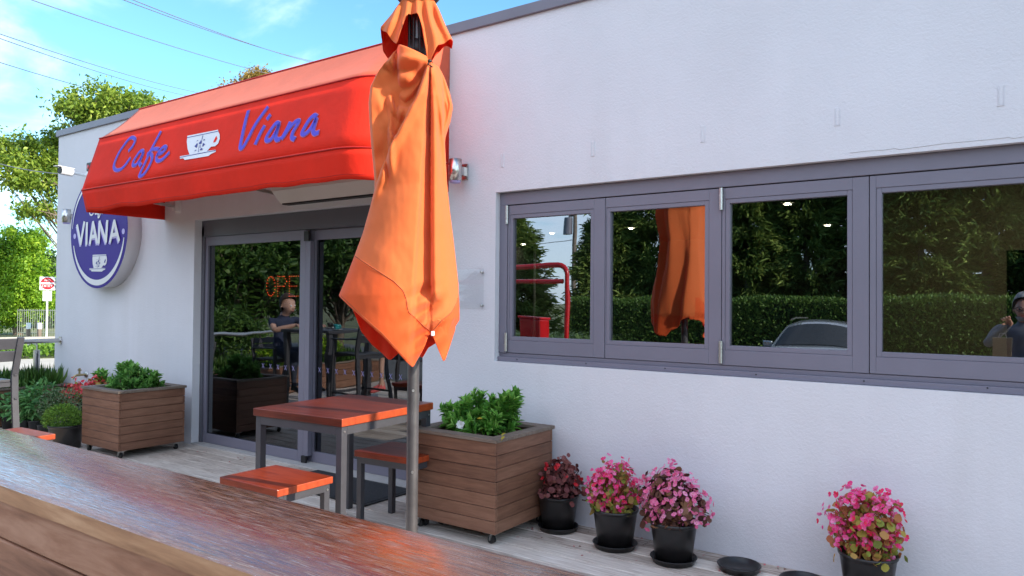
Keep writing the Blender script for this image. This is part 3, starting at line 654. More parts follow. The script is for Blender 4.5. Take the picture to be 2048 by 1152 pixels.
Rf = interp([(85, 850), (105, 858), (125, 870), (140, 881), (160, 892), (185, 901), (212, 907), (240, 902), (276, 890), (300, 891), (360, 894), (420, 900), (475, 907), (520, 912), (565, 917), (617, 919), (640, 919), (650, 911), (740, 905)])
HF = interp([(678, 588), (681, 592), (723, 628), (770, 668), (800, 700), (824, 727), (827, 727), (838, 708), (848, 688), (856, 668), (861, 664), (866, 674), (874, 694), (884, 717), (888, 716), (897, 692), (906, 668), (919, 640), (925, 630)])
HB = interp([(678, 588), (700, 612), (719, 668), (740, 694), (775, 725), (780, 725), (800, 708), (820, 712), (846, 722), (858, 700), (872, 690), (900, 660), (919, 640)])
TF = interp([(735, 170), (745, 150), (770, 124), (790, 110), (800, 122), (812, 128), (850, 136), (864, 138), (900, 140)])
Dp = interp([(85, .06), (112, .10), (140, .145), (210, .185), (300, .175), (380, .15), (480, .165), (592, .20), (740, .20)])
DG = interp([(138, 858), (148, 853), (212, 833), (321, 776), (385, 750), (420, 735), (600, 640)])
def fold(px, py):
    d_ = 0.
    g = sstep(136, 175, py)*(1-sstep(582, 606, py))
    wl = 5+(py-138)*.045                                           # the crease opens out downwards
    d_ -= .048*g*np.clip(1-(860-px)/wl, 0, 1)*(px < 861)
    d_ += .028*g*np.exp(-((px-869)/7.)**2)
    dg = px-DG(py); up = 1-sstep(370, 440, py); st = sstep(138, 165, py)
    d_ -= .10*(1-sstep(-4, 3, dg))*up*st                          # the pocket lies behind the big panel
    d_ += .034*np.exp(-((dg-8)/9.)**2)*up*st
    phi = np.arctan2(px-858, np.maximum(py-112, 8.))
    saw = lambda v: (v-np.floor(v))-.5
    lo = sstep(180, 420, py)*(px < 852)
    d_ += lo*(.040*sstep(-.5, .42, saw(phi*3.1+.15))*(1-sstep(.42, .5, saw(phi*3.1+.15)))+.005*np.sin(phi*29+1.)*sstep(380, 520, py))
    rt = (px > 862)*sstep(170, 260, py); d_ += rt*(.012*np.sin(phi*40)+.004*np.sin(phi*75+2))
    # drape folds of the pocket, sagging between lip and knot
    pk = np.exp(-((px-808)/26.)**4)*sstep(120, 150, py)*(1-sstep(300, 345, py))*(dg < 2)
    sag = py-.9*np.sqrt(np.maximum(0, 900-(px-812)**2)); d_ += pk*(.038*sstep(0, 1, np.sin(sag/10.5+.4))-.012)
    d_ -= .055*np.exp(-((px-794)/4.)**2)*(1-sstep(200, 262, py))
    d_ -= .045*np.exp(-((px-768-(py-210)*.06)/4.5)**2)*sstep(170, 230, py)*(1-sstep(340, 385, py))
    d_ += .020*np.exp(-((px-782-(py-230)*.03)/6.)**2)*sstep(190, 250, py)*(1-sstep(330, 380, py))
    # right hand bulge is tucked in behind
    d_ -= .050*sstep(882, 889, px)*(1-sstep(262, 285, py))*sstep(150, 170, py)
    # gathers above the button
    gg = sstep(556, 604, py)*np.exp(-((px-848)/32.)**2)
    d_ += .024*gg*np.sin((px*.55+py)/7.)-.028*gg
    return d_
def seam_y(px): return np.interp(px, [690, 711, 752, 790, 808, 814, 816, 819, 845, 862, 880, 900, 912, 920], [500, 514, 541, 565, 583, 600, 615, 624, 648, 662, 640, 624, 605, 570])
NT, NH = 150, 320
def canopy_pt(a, t):
    ca, sa = cos(a), sin(a)
    # two passes: the hem and rim rows depend on where across the bundle the point is
    px = 800+60*ca; front = sa >= 0; py = 300.
    for _ in range(4):
        top = TF(px) if front else 88+22*abs(ca)**2; hem = HF(px) if front else HB(px)
        k = abs(sa)**.5 if abs(sa) < .15 else 1
        if not front: top = TF(px)*(1-k)+top*k; hem = HF(px)*(1-k)+hem*k
        py = top+(hem-top)*t; L_, R_ = Lf(py), Rf(py); px = (L_+R_)/2+(R_-L_)/2*ca
    dep = Dp(py)*(abs(sa)**.8)*(1 if front else -1)
    wgt = min(1, abs(sa)/.35)
    if front: dep = max(dep+fold(px, py)*wgt, (.062+.02*noise.noise(Vector((px*.05, py*.03, 9))))*min(1, abs(sa)*2.5))
    else:
        dep += wgt*(.034*sin(ca*7+.5+py/300.)+.008*sin(ca*19)+.012*sin(ca*11+py/90.))*float(sstep(130, 300, py))
    z = zpy(py); nz = .003*noise.noise(Vector((px*.03, py*.03, 0)))+.0014*noise.noise(Vector((px*.09, py*.05, 4)))
    return px, py, PO+E1*(xpx(px, py))+E2*(dep+nz)+np.array([0, 0, z])
angs = [pi*1.0-2*pi*(k/NH) for k in range(NH)]
G = []; info = []
for i in range(NT+1):
    row = []; ri = []
    for a in angs:
        a_ = (a+2*pi) % (2*pi); a_ = a_ if a_ <= pi else a_-2*pi
        px, py, q = canopy_pt(a_, i/NT); row.append(q); ri.append((px, py, a_ >= 0))
    G.append(row); info.append(ri)
p = MB(); vs = [q for r in G for q in r]; p.v = [tuple(q) for q in vs]; p.r = [0.]*len(vs)
for i in range(NT):
    for j in range(NH):
        j1 = (j+1) % NH; p.f.append((i*NH+j, (i+1)*NH+j, (i+1)*NH+j1, i*NH+j1)); px, py, fr = info[i][j]
        p.mi.append(1 if (fr and py > seam_y(px)) or (not fr and py > 640) else 0); p.sm.append(True)
cano = build('canopy', p, [m_umb, m_umb_hem, m_umb_in, m_umb_in], um, solid=.0016, inner_offset=2)
def front_pt(px, py, off=.0):
    L_, R_ = Lf(py), Rf(py); ca = np.clip((px-(L_+R_)/2)/((R_-L_)/2), -1, 1); sa = sqrt(max(0, 1-ca*ca))
    dep = max(Dp(py)*sa**.8+fold(px, py)*min(1, sa/.35), .05)
    nz = .003*noise.noise(Vector((px*.03, py*.03, 0)))+.0014*noise.noise(Vector((px*.09, py*.05, 4)))
    return PO+E1*xpx(px, py)+E2*(dep+nz+off)+np.array([0, 0, zpy(py)])
p = MB()
for xs_ in (np.linspace(712, 862, 60), np.linspace(863, 914, 24)):
    p.tube([front_pt(x, seam_y(x), .0015) for x in xs_], .0022, 5)
p.tube([front_pt(x, HF(x)-5, .001) for x in np.linspace(688, 822, 50)], .0014, 5)
build('seam', p, m_seam, cano)
lipT = lambda u: (794+63*u, 106+22*u+4*sin(pi*u))
lipB = lambda u: (float(np.interp(u, [0, .15, .35, .55, .75, .9, 1], [796, 800, 811, 824, 838, 851, 857])), float(np.interp(u, [0, .15, .35, .55, .75, .9, 1], [196, 212, 219, 210, 186, 156, 137])))
G = []
for i in range(29):
    v = i/28; row = []
    for k in range(33):
        u = k/32; (x0, y0), (x1, y1) = lipT(u), lipB(u); px = x0+(x1-x0)*v; py = y0+(y1-y0)*v
        off = .012+.030*sin(pi*min(1, u*1.15+.02))*sin(pi*min(1, .25+v*.75))+.014*sin(v*13+u*5)*sstep(.35, .8, v)*(1-u)
        off -= .03*sstep(.86, 1., v)+.03*(1-sstep(0, .06, u))+.01*sstep(.93, 1., u)
        row.append(front_pt(px, max(py, 128), off)*np.array([1, 1, 0])+np.array([0, 0, zpy(py)]))
    G.append(row)
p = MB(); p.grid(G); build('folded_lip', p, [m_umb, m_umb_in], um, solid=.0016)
# vent flap on top
vL = interp([(-14, 812), (0, 806), (20, 793), (40, 778), (62, 762), (90, 764), (150, 770)]); vR = interp([(-14, 862), (0, 869), (20, 880), (50, 893), (80, 907), (150, 905)])
vH = interp([(755, 60), (762, 63), (778, 86), (795, 107), (803, 84), (811, 56), (817, 42), (826, 39), (836, 43), (842, 58), (848, 98), (855, 134), (859, 139), (864, 128), (874, 108), (886, 97), (907, 81), (912, 80)])
G = []
for i in range(41):
    row = []
    for k in range(140):
        a = 2*pi*k/140; ca, sa = cos(a), sin(a); px = 832.; fr = sa >= 0
        for _ in range(4):
            kk = abs(sa)**.5 if abs(sa) < .15 else 1; hem = vH(px)
            if not fr: hem = vH(px)*(1-kk)+(95+16*sin(ca*6))*kk
            py = -14+(hem+14)*i/40; px = (vL(py)+vR(py))/2+(vR(py)-vL(py))/2*ca
        dep = (.045+.09*sstep(-14, 110, py))*abs(sa)**.8*(1 if fr else -1)
        dep += (.016*np.sin((px-832)*.33*(1-.45*sstep(0, 110, py))+.6))*min(1, abs(sa)/.4)*sstep(-10, 40, py)
        row.append(PO+E1*xpx(px, py)+E2*dep+np.array([0, 0, zpy(py)]))
    G.append(row)
p = MB(); p.grid(G, closed=True); build('vent_flap', p, [m_umb, m_umb_in], um, solid=.0016, inner_offset=1)
zt_ = zpy(-14)
p = MB(); p.lathe([(0, .10), (.02, .10), (.03, .045), (.10, .03), (.105, .012), (.09, -.005), (0, -.005)], PO+np.array([0, 0, zpy(-2)]), 24); build('finial', p, m_black, um)
p = MB()
for k in range(8):
    a = 2*pi*k/8+.3; o_ = np.array([cos(a), sin(a), 0])
    p.tube([PO+o_*.038+np.array([0, 0, zpy(30)]), PO+o_*.036+np.array([0, 0, zpy(250)]), PO+o_*.045+np.array([0, 0, zpy(560)])], .007, 6)
build('rib', p, m_black, um)
p = MB(); p.lathe([(.028, -.03), (.036, -.03), (.04, 0), (.036, .04), (.028, .04)], PO+np.array([0, 0, zpy(98)]), 16); build('runner_hub', p, m_black, um)
q = front_pt(864, 664, .012); p = MB(); p.obox(q, (.008, .004, .011), E1, E2); build('button', p, m_white, um, bevel=.004)
p = MB(); q2 = front_pt(859, 138, .012); p.lathe([(0, -.008), (.009, -.004), (.009, .004), (0, .008)], q2, 10); p.tube([q2, front_pt(856, 146, .008), front_pt(864, 152, .006)], .003, 5); build('tie_cord', p, m_black, um)

# ================================================================== TABLES AND STOOLS
def steel_frame(root, sx, sy, zt, leg, apron, inset):
    x, y = sx/2-inset, sy/2-inset
    for a in (-1, 1):
        for c in (-1, 1):
            p = MB(); cx, cy = a*(x-leg/2), c*(y-leg/2); p.box(cx-leg/2, cx+leg/2, cy-leg/2, cy+leg/2, .004, zt)
            for zz in (zt-.03, .03): p.tube([(cx+a*leg/2, cy, zz), (cx+a*(leg/2+.004), cy, zz)], .006, 8, 1)
            lo = build('leg', p, [m_steel, m_chrome], root, bevel=.003)
            p = MB(); p.box(cx-leg/2+.002, cx+leg/2-.002, cy-leg/2+.002, cy+leg/2-.002, 0, .004); build('foot_pad', p, m_black, lo)
    p = MB()
    for c in (-1, 1):
        p.box(-x+leg, x-leg, c*y, c*(y-.006), zt-apron, zt); p.box(-x+leg, x-leg, c*(y-.006), c*(y-.04), zt-.006, zt)
        p.box(c*x, c*(x-.006), -y+leg, y-leg, zt-apron, zt); p.box(c*(x-.006), c*(x-.04), -y+leg, y-leg, zt-.006, zt)
    build('frame_rail', p, m_steel, root)
def slab_top(root, sx, sy, z0, z1, name):
    p = MB(); p.box(-sx/2, sx/2, -sy/2, sy/2, z0, z1); p.mi[3] = 1; p.mi[5] = 1
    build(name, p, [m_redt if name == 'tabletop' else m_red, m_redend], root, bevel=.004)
ta = thing('small_table', 'small square table with a red stained timber top beside the umbrella pole', 'table', (0, 0, 0))
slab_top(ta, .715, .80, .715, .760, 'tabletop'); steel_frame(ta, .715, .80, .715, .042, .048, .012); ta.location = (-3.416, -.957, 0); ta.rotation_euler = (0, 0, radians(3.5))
G_ST = 'low stools with red stained tops'
st = thing('low_stool', 'sunlit red topped stool in front of the small table', 'stool', (0, 0, 0), group=G_ST)
slab_top(st, .47, .36, .425, .462, 'seat'); steel_frame(st, .47, .36, .425, .036, .04, .012)
st.location = (-3.274, -1.568, 0); st.rotation_euler = (0, 0, radians(1))
dup(st, (-3.24, -.65, 0), radians(4), 'red topped stool behind the umbrella pole, beside the wooden planter', G_ST)
dup(st, (-5.72, -1.89, 0), radians(3), 'red topped stool at the left, half hidden behind the long bar', G_ST)
mt = thing('doormat', 'dark bristle doormat on the deck before the sliding door', 'doormat', (-4.22, -.27, 0))
p = MB(); p.box(-4.75, -3.72, -.50, -.04, .002, .014); build('bristle_pad', p, m_mat, mt, bevel=.004)
p = MB(); frame4_ = [(-4.775, -4.75, -.525, -.015), (-3.72, -3.695, -.525, -.015), (-4.75, -3.72, -.525, -.50), (-4.75, -3.72, -.04, -.015)]
for a in frame4_: p.box(a[0], a[1], a[2], a[3], .002, .011)
build('rubber_edge', p, m_black, mt)

# ================================================================== LONG BAR IN FRONT
br = thing('timber_bar', 'long worn varnished timber bar with brown plank front', 'bar counter', (-1, -3.15, 0))
p = MB(); bx0, bx1, by0, by1 = -5.2, 2.4, -3.305, -2.99
n = 90; rows = []
prof = [(by0, .902), (by0-.001, .940), (by0+.005, .947), (by0+.013, .950), (by1-.012, .950), (by1-.003, .947), (by1, .940), (by1, .902)]
for yv, zv in prof:
    rows.append([(bx0+(bx1-bx0)*k/n, yv+.004*noise.noise(Vector((k*.35, 2, 0))), zv) for k in range(n+1)])
p.grid(rows[1:7], 0, True); p.grid([rows[0], rows[1]], 1); p.grid([rows[6], rows[7]], 1); p.grid([rows[7], rows[0]], 1)
build('bar_top', p, [m_bar, m_barlip], br)
for side, y0 in ((-1, by0+.014), (1, by1-.034)):
    p = MB()
    for k in range(9):
        z1 = .897-k*.0985; x = bx0+.04
        while x < bx1-.04:
            x1 = min(bx1-.04, x+2.4); p.box(x, x1-.002, y0, y0+.02, z1-.093, z1, 0, random.random()); x = x1
    build('plank_front', p, m_board, br, bevel=.004, seg=2)
p = MB(); p.box(bx0+.05, bx1-.05, by0+.036, by1-.036, .02, .90); build('core_frame', p, m_black, br)

# ================================================================== PLANTERS
def planter(x0, x1, y0, y1, z0, z1, lab, nb):
    t = thing('planter_box', lab, 'planter', ((x0+x1)/2, (y0+y1)/2, 0), group='square timber planters on castors')
    hb = (z1-.022-z0)/nb; th = .02
    for name, mat, box_ in (('front_boards', m_plank, (x0, x1, y0, y0+th)), ('rear_boards', m_plank, (x0, x1, y1-th, y1)), ('side_boards', m_planky, (x0, x0+th, y0+th+.001, y1-th-.001)), ('side_boards', m_planky, (x1-th, x1, y0+th+.001, y1-th-.001))):
        p = MB()
        for k in range(nb): p.box(*box_, z0+k*hb+.0015, z0+(k+1)*hb-.0015, 0, random.random())
        build(name, p, mat, t, bevel=.002, seg=1)
    p = MB(); p.box(x0+th+.003, x1-th-.003, y0+th+.003, y1-th-.003, z0+.005, z1-.06); build('soil', p, m_soil, t)
    p = MB(); o = .012; wd = .07
    for a in ((x0-o, x1+o, y0-o, y0+wd), (x0-o, x1+o, y1-wd, y1+o), (x0-o, x0+wd, y0+wd+.001, y1-wd-.001), (x1-wd, x1+o, y0+wd+.001, y1-wd-.001)): p.box(a[0], a[1], a[2], a[3], z1-.022, z1)
    build('capping', p, m_cap, t, bevel=.003)
    for x in (x0+.05, x1-.05):
        for yv in (y0+.05, y1-.05):
            p = MB(); p.box(x-.035, x+.035, yv-.03, yv+.03, z0-.006, z0-.001, 1); p.bar((x, yv-.016, z0-.01), (x-.008, yv-.016, .022), .022, .003, 1); p.bar((x, yv+.016, z0-.01), (x-.008, yv+.016, .022), .022, .003, 1)
            p.tube([(x-.008, yv-.011, .024), (x-.008, yv+.011, .024)], .024, 18, 0); build('castor', p, [m_black, m_chrome], t)
    return t
planter(-7.12, -6.465, -.775, -.165, .068, .590, 'wooden planter with a rounded green shrub left of the sliding door', 7)
planter(-3.15, -2.50, -.665, -.055, .068, .612, 'wooden planter with a leafy white-flowered shrub right of the umbrella pole', 7)

m_gard = leafmat('glossy_green_leaf', [(.07, .22, .035), (.14, .37, .055), (.24, .52, .09), (.40, .68, .16)], .4, .45, .3)
m_gard2 = leafmat('mid_green_leaf', [(.08, .22, .05), (.15, .35, .07), (.23, .48, .10), (.36, .62, .17)], .4, .5, .3)
m_stem = plain('brown_twig', (.09, .06, .035), .8, .2, 20)
m_gstem = plain('green_stem', (.10, .16, .04), .7, .2, 20)
m_wpet = leafmat('white_petal', [(.75, .75, .72), (.85, .85, .82)], .3, .5)
m_ypet = leafmat('yellow_leaf', [(.5, .38, .03), (.42, .36, .05)], .3, .5)
def shrub(root, cx, cy, z0, tops, nb, leafL, leafW, mat, seed, whorl=9, spread=.05):
    """branches run from the root to points inside the crown; each carries leaves in whorls near its end"""
    r = np.random.default_rng(seed); P = []; D = []; U = []; L = []; R_ = []; st = MB()
    for k in range(nb):
        c, rad = tops[r.integers(len(tops))]; v = r.normal(size=3); v /= np.linalg.norm(v); v = v*np.array(rad)*(.35+.65*r.random()**.5)
        e = np.array(c)+v; b0 = np.array([cx+r.normal()*spread, cy+r.normal()*spread*.8, z0]); m_ = (b0+e)/2+r.normal(size=3)*.02+np.array([0, 0, -.02])
        pts = [b0, m_, e]; st.tube([tuple(q) for q in pts], [.005, .004, .002], 5, caps=False)
        ax = e-m_; ax /= np.linalg.norm(ax)
        for j in range(whorl*3):
            t = 1-.75*(r.random()**1.6); q = m_+(e-m_)*t if t > 0 else b0; a = r.random()*2*pi
            side = np.cross(ax, [cos(a), sin(a), .3]); side /= np.linalg.norm(side)
            d = ax*(.35+.5*t)+side*(1.1-.45*t)+np.array([0, 0, .15]); P.append(q); D.append(d); U.append(np.array([0, 0, 1])*.6+ax*.8+r.normal(size=3)*.25); L.append(leafL*(.6+.6*r.random())*(1.15-.3*t))
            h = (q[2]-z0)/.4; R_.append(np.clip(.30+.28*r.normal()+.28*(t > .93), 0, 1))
    build('stems', st, m_stem, root)
    return leaves('foliage', P, D, U, np.array(L), np.array(L)*leafW, 'lance', mat, root, np.array(R_), True)
def W(px, py, y): return aty(px, py, y)
t = thing('flowering_shrub', 'bushy glossy green shrub with one white flower in the right planter', 'shrub', (-2.83, -.36, .55))
tops = [(W(960, 815, -.36), (.16, .13, .10)), (W(905, 830, -.40), (.10, .10, .09)), (W(1000, 835, -.34), (.12, .12, .09)), (W(1022, 800, -.33), (.05, .06, .06)), (W(950, 850, -.45), (.19, .10, .06))]
shrub(t, -2.83, -.36, .55, tops, 120, .072, .36, m_gard, 3)
q = W(921, 850, -.55); P = []; D = []; U = []
for k in range(13):
    a = k*2.4; rr = .35+.65*(k % 2); nrm = np.array([.45, -.85, .3]); s1 = np.cross(nrm, [0, 0, 1]); s1 /= np.linalg.norm(s1); s2 = np.cross(s1, nrm)
    P.append(q); D.append(s1*cos(a)+s2*sin(a)+nrm*(.25 if k % 2 else .8)); U.append(nrm)
leaves('flower', P, D, U, .030, .024, 'lance', m_wpet, t)
pr = [W(915, 875, -.6), W(1010, 872, -.6), W(966, 838, -.58), W(1012, 866, -.55)]
for q in pr: leaves('yellow_leaf', [q], rng.normal(size=(1, 3)), [(0, -1, .5)], .045, .018, 'lance', m_ypet, t)
t = thing('rounded_shrub', 'dense rounded green shrub in the left planter', 'shrub', (-6.80, -.47, .54))
tops = [(W(272, 755, -.47), (.17, .15, .10)), (W(240, 768, -.47), (.12, .13, .08)), (W(300, 764, -.42), (.12, .12, .09)), (W(255, 738, -.47), (.07, .08, .05))]
shrub(t, -6.80, -.47, .53, tops, 120, .068, .42, m_gard2, 5)

# ================================================================== POTTED FLOWERS
def pot(root, x, y, rt, rb, h, saucer=True, z=0., ridge=True):
    z0 = z+(.012 if saucer else 0)
    p = MB(); p.lathe([(0, z0), (rb, z0), (rb+(rt-rb)*.85, z0+h*.86), (rt*1.0, z0+h*.93), (rt*1.035, z0+h*.94), (rt*1.04, z0+h), (rt*.97, z0+h), (rt*.94, z0+h*.9), (0, z0+h*.88)], (x, y, 0), 40); build('pot', p, m_pot, root)
    p = MB(); p.lathe([(0, z0+h*.9), (rt*.95, z0+h*.9)], (x, y, 0), 24); build('soil', p, m_soil, root)
    if saucer:
        p = MB(); rs = rb*1.28; p.lathe([(0, z+.001), (rs*.9, z+.001), (rs, z+.028), (rs*1.03, z+.030), (rs*1.0, z+.033), (rs*.93, z+.012), (0, z+.010)], (x, y, 0), 40); build('saucer', p, m_pot, root)
    return z0+h
m_beg = {'burg': leafmat('burgundy_leaf', [(.07, .022, .024), (.14, .04, .042), (.22, .075, .07), (.32, .13, .11)], .15, .5, .25),
         'dark': leafmat('dark_bronze_leaf', [(.055, .024, .02), (.10, .04, .03), (.16, .07, .045), (.25, .13, .06)], .12, .5, .25),
         'olive': leafmat('olive_bronze_leaf', [(.15, .20, .035), (.30, .22, .06), (.42, .24, .08), (.34, .40, .07), (.17, .30, .05)], .3, .5, .25),
         'bronze': leafmat('orange_bronze_leaf', [(.44, .15, .07), (.52, .25, .09), (.42, .34, .07), (.28, .34, .06), (.18, .22, .05)], .3, .5, .25)}
m_fl = {'pink': leafmat('pink_petal', [(.92, .15, .36), (.95, .27, .52), (.95, .45, .68)], .4, .6, .15), 'hot': leafmat('hot_pink_petal', [(.88, .04, .12), (.95, .08, .32), (.95, .18, .46), (.95, .34, .6)], .4, .6, .15),
        'red': leafmat('red_petal', [(.55, .01, .02), (.75, .03, .05)], .3, .5), 'coral': leafmat('coral_red_petal', [(.75, .03, .06), (.85, .10, .12), (.85, .2, .2)], .3, .5)}
def begonia(root, c, rad, z0, rt, nl, ls, leaf, nf, fs, flow, seed, over=.25):
    r = np.random.default_rng(seed); c = np.array(c); rad = np.array(rad); P = []; D = []; U = []; L = []; R_ = []; FP = []; FD = []; FU = []; FR = []; YP = []; st = MB()
    ns = max(16, nl//9); lump = lambda v: .84+.55*noise.noise(Vector((v[0]*1.7+seed, v[1]*1.7, v[2]*1.7)))
    for k in range(ns):
        v = r.normal(size=3); v /= np.linalg.norm(v); v[2] = abs(v[2])*1.0-.15; e = c+v*rad*(.45+.5*r.random()); b0 = np.array([c[0]+r.normal()*rt*.25, c[1]+r.normal()*rt*.25, z0-.02])
        st.tube([b0, (b0*.5+e*.5)+r.normal(size=3)*.012, e], [.0045, .004, .002], 5, caps=False)
    for k in range(nl):
        v = r.normal(size=3); v /= np.linalg.norm(v); rr = (.25+.75*r.random()**.45); q = c+v*rad*rr*lump(v)*np.array([1-.22*v[2], 1-.22*v[2], 1.])
        if k % 5 == 0: a_ = r.random()*2*pi; q = np.array([c[0]+cos(a_)*rt*(.5+.75*r.random()), c[1]+sin(a_)*rt*(.5+.75*r.random()), z0-.02+.08*r.random()])
        if q[2] < z0-.01 and np.hypot(q[0]-c[0], q[1]-c[1]) < rt*1.1: q[2] = z0+.02*r.random()
        q[2] = max(q[2], z0-.055); o_ = v*np.array([1, 1, .5])+r.normal(size=3)*.55+np.array([0, 0, .1])
        P.append(q); D.append(np.cross(o_, r.normal(size=3))+o_*.3-np.array([0, 0, .25])); U.append(o_+np.array([0, 0, .5])); L.append(ls*(.55+.75*r.random())); R_.append(r.random())
    for k in range(nf):
        v = r.normal(size=3); v /= np.linalg.norm(v); v[2] = v[2]*.9+.08; q = c+v*rad*lump(v)*(.86+.22*r.random())*np.array([1-.2*v[2], 1-.2*v[2], 1.]); q[2] = max(q[2], z0+.0)
        nrm = v+r.normal(size=3)*.35+np.array([0, -.25, .2])
        for j in range(r.integers(2, 6)):
            qc = q+r.normal(size=3)*fs*.65; n2 = nrm+r.normal(size=3)*.5; n2 /= np.linalg.norm(n2); s1 = np.cross(n2, r.normal(size=3)); s1 /= np.linalg.norm(s1); s2 = np.cross(n2, s1); cv = r.random()
            for m in range(4):
                a = pi/2*m; FP.append(qc); FD.append(s1*cos(a)+s2*sin(a)+n2*.35); FU.append(n2); FR.append((cv+.15*r.normal(), 1. if m % 2 else .72))
            YP.append((qc+n2*fs*.16, n2))
        if r.random() < .6: st.tube([c+(q-c)*.45, q], [.0025, .0018], 4, caps=False)
    build('stems', st, m_beg['bronze'] if leaf in ('olive', 'bronze') else m_beg['burg'], root)
    leaves('foliage', P, D, U, np.array(L), np.array(L)*.88, 'round', m_beg[leaf], root, np.array(R_), True)
    if FP:
        fr = np.array(FR); leaves('flowers', FP, FD, FU, fs*.62*fr[:, 1], fs*.62*fr[:, 1], 'round', m_fl[flow], root, fr[:, 0], True)
        if flow in ('pink', 'hot'): leaves('flower_centres', [a for a, _ in YP], rng.normal(size=(len(YP), 3)), [b for _, b in YP], fs*.17, fs*.17, 'round', m_ypet, root)
GB = 'begonias in black pots along the wall'
def begpot(x, y, lab, rt, rb, h, *a, sau=True):
    t = thing('potted_begonia', lab, 'potted plant', (x, y, 0), group=GB); z = pot(t, x, y, rt, rb, h, sau); return t, z
t, z = begpot(-2.385, -.165, 'burgundy leaved begonia with few red flowers in a black pot beside the planter', .122, .095, .205)
begonia(t, W(1124, 950, -.165), (.135, .115, .135), z, .122, 420, .034, 'burg', 8, .026, 'red', 11)
t, z = begpot(-1.955, -.245, 'bright pink begonia with olive bronze leaves, second pot from the planter', .128, .098, .213)
begonia(t, W(1226, 976, -.245), (.175, .145, .15), z, .128, 420, .034, 'olive', 110, .028, 'hot', 12)
t, z = begpot(-1.59, -.27, 'pink begonia with dark chocolate leaves in a black pot next to the empty saucer', .126, .096, .212)
begonia(t, W(1342, 996, -.27), (.19, .15, .160), z, .126, 620, .042, 'dark', 175, .027, 'pink', 13)
t, z = begpot(-.640, -.205, 'hot pink begonia with orange bronze leaves standing alone under the window', .128, .098, .212)
begonia(t, W(1735, 1048, -.205), (.185, .15, .185), z, .128, 400, .038, 'bronze', 125, .028, 'hot', 14)
for (px, py), lab in (((1478, 1141), 'empty round black saucer on the deck beside the third begonia pot'), ((1606, 1172), 'empty black saucer cut off by the bottom edge of the view')):
    q = atz(px, py, .0); p = MB(); p.lathe([(0, .004), (.080, .004), (.100, .004), (.109, .030), (.113, .034), (.109, .037), (.103, .034), (.096, .012), (0, .010)], (q[0], q[1], 0), 44)
    tag(build('plant_saucer', p, m_pot), lab, 'saucer', 'empty saucers on the deck')
# fallen petals and leaf scraps
P = []; D = []; U = []
for k in range(130):
    x = rng.uniform(-2.9, -.4) if k < 100 else rng.uniform(-6.3, -3.5); P.append((x, -abs(rng.normal())*.22-.005, .004)); a = rng.random()*2*pi; D.append((cos(a), sin(a), .1*rng.normal())); U.append((rng.normal()*.3, rng.normal()*.3, 1))
m_fallen = leafmat('fallen_petal', [(.10, .03, .02), (.16, .06, .04), (.5, .08, .10), (.7, .22, .26)], .2, .6)
o = leaves('fallen_petals', P, D, U, rng.uniform(.010, .026, 130), rng.uniform(.008, .016, 130), 'diamond', m_fallen); o['kind'] = 'stuff'

# ================================================================== LEFT END OF THE DECK
t = thing('grass_planter', 'long low wooden planter full of grassy plants along the end of the deck', 'planter', (-9.42, -2.2, 0))
p = MB()
for k in range(4):
    z0 = .004+k*.096
    for (x0, x1) in ((-9.10, -9.08), (-9.78, -9.76)): p.box(x0, x1, -4.6, -.03, z0, z0+.092, 0, random.random())
    for (y0, y1) in ((-4.58, -4.56), (-.07, -.05)): p.box(-9.76, -9.10, y0, y1, z0, z0+.092, 0, random.random())
build('boards', p, m_planky, t, bevel=.002, seg=1)
p = MB(); p.box(-9.17, -9.065, -4.6, -.105, .390, .412); p.box(-9.80, -9.70, -4.6, -.105, .390, .412); p.box(-9.80, -8.98, -.10, -.005, .390, .412); build('capping', p, m_cap, t, bevel=.003)
p = MB(); p.box(-9.755, -9.105, -4.55, -.08, .01, .36); build('soil', p, m_soil, t)
m_grass = leafmat('strappy_grass', [(.02, .06, .012), (.045, .12, .02), (.09, .20, .03), (.16, .26, .06)], .25, .45)
n = 5200; x = rng.uniform(-9.74, -9.12, n); yv = rng.uniform(-4.5, -.12, n); yv[:2600] = rng.uniform(-1.6, -.12, 2600)
a = rng.random(n)*2*pi; le = .35+.55*rng.random(n)
D = np.stack([np.cos(a)*le, np.sin(a)*le, np.ones(n)], 1); cl = np.sin(x*9)*np.sin(yv*7)
gr = leaves('grass', np.stack([x, yv, np.full(n, .35)], 1), D, np.stack([np.cos(a), np.sin(a), np.zeros(n)], 1), (.13+.15*rng.random(n))*(1+.25*cl), .010, 'lance', m_grass, t, .5+.25*cl+.2*rng.normal(size=n)); gr['kind'] = 'stuff'
ra = thing('handrail', 'stainless steel handrail on a twin flat post beside the building corner', 'handrail', (-9.35, -1.8, 0))
RX = -9.345; RZ = .895
p = MB(); p.tube([(RX, -.004, RZ), (RX, -4.5, RZ)], .0255, 16); build('rail', p, m_stain, ra)
p = MB(); p.tube([(RX, .0, RZ), (RX, -.012, RZ)], .045, 18); build('wall_flange', p, m_stain, ra)
yp = [CAM[1]+ray(73, 720)[1]*((RX-CAM[0])/ray(73, 720)[0])]; yp = [yp[0], yp[0]-1.5, yp[0]-3.0]
for yy in yp:
    p = MB(); p.box(RX-.02, RX+.02, yy-.028, yy-.010, .30, RZ-.10); p.box(RX-.02, RX+.02, yy+.010, yy+.028, .30, RZ-.10); p.box(RX-.004, RX+.004, yy-.010, yy+.010, .30, RZ-.11, 1)
    p.tube([(RX, yy, RZ-.14), (RX, yy, RZ-.02)], .008, 10); build('post', p, [m_stain, m_dkframe], ra)

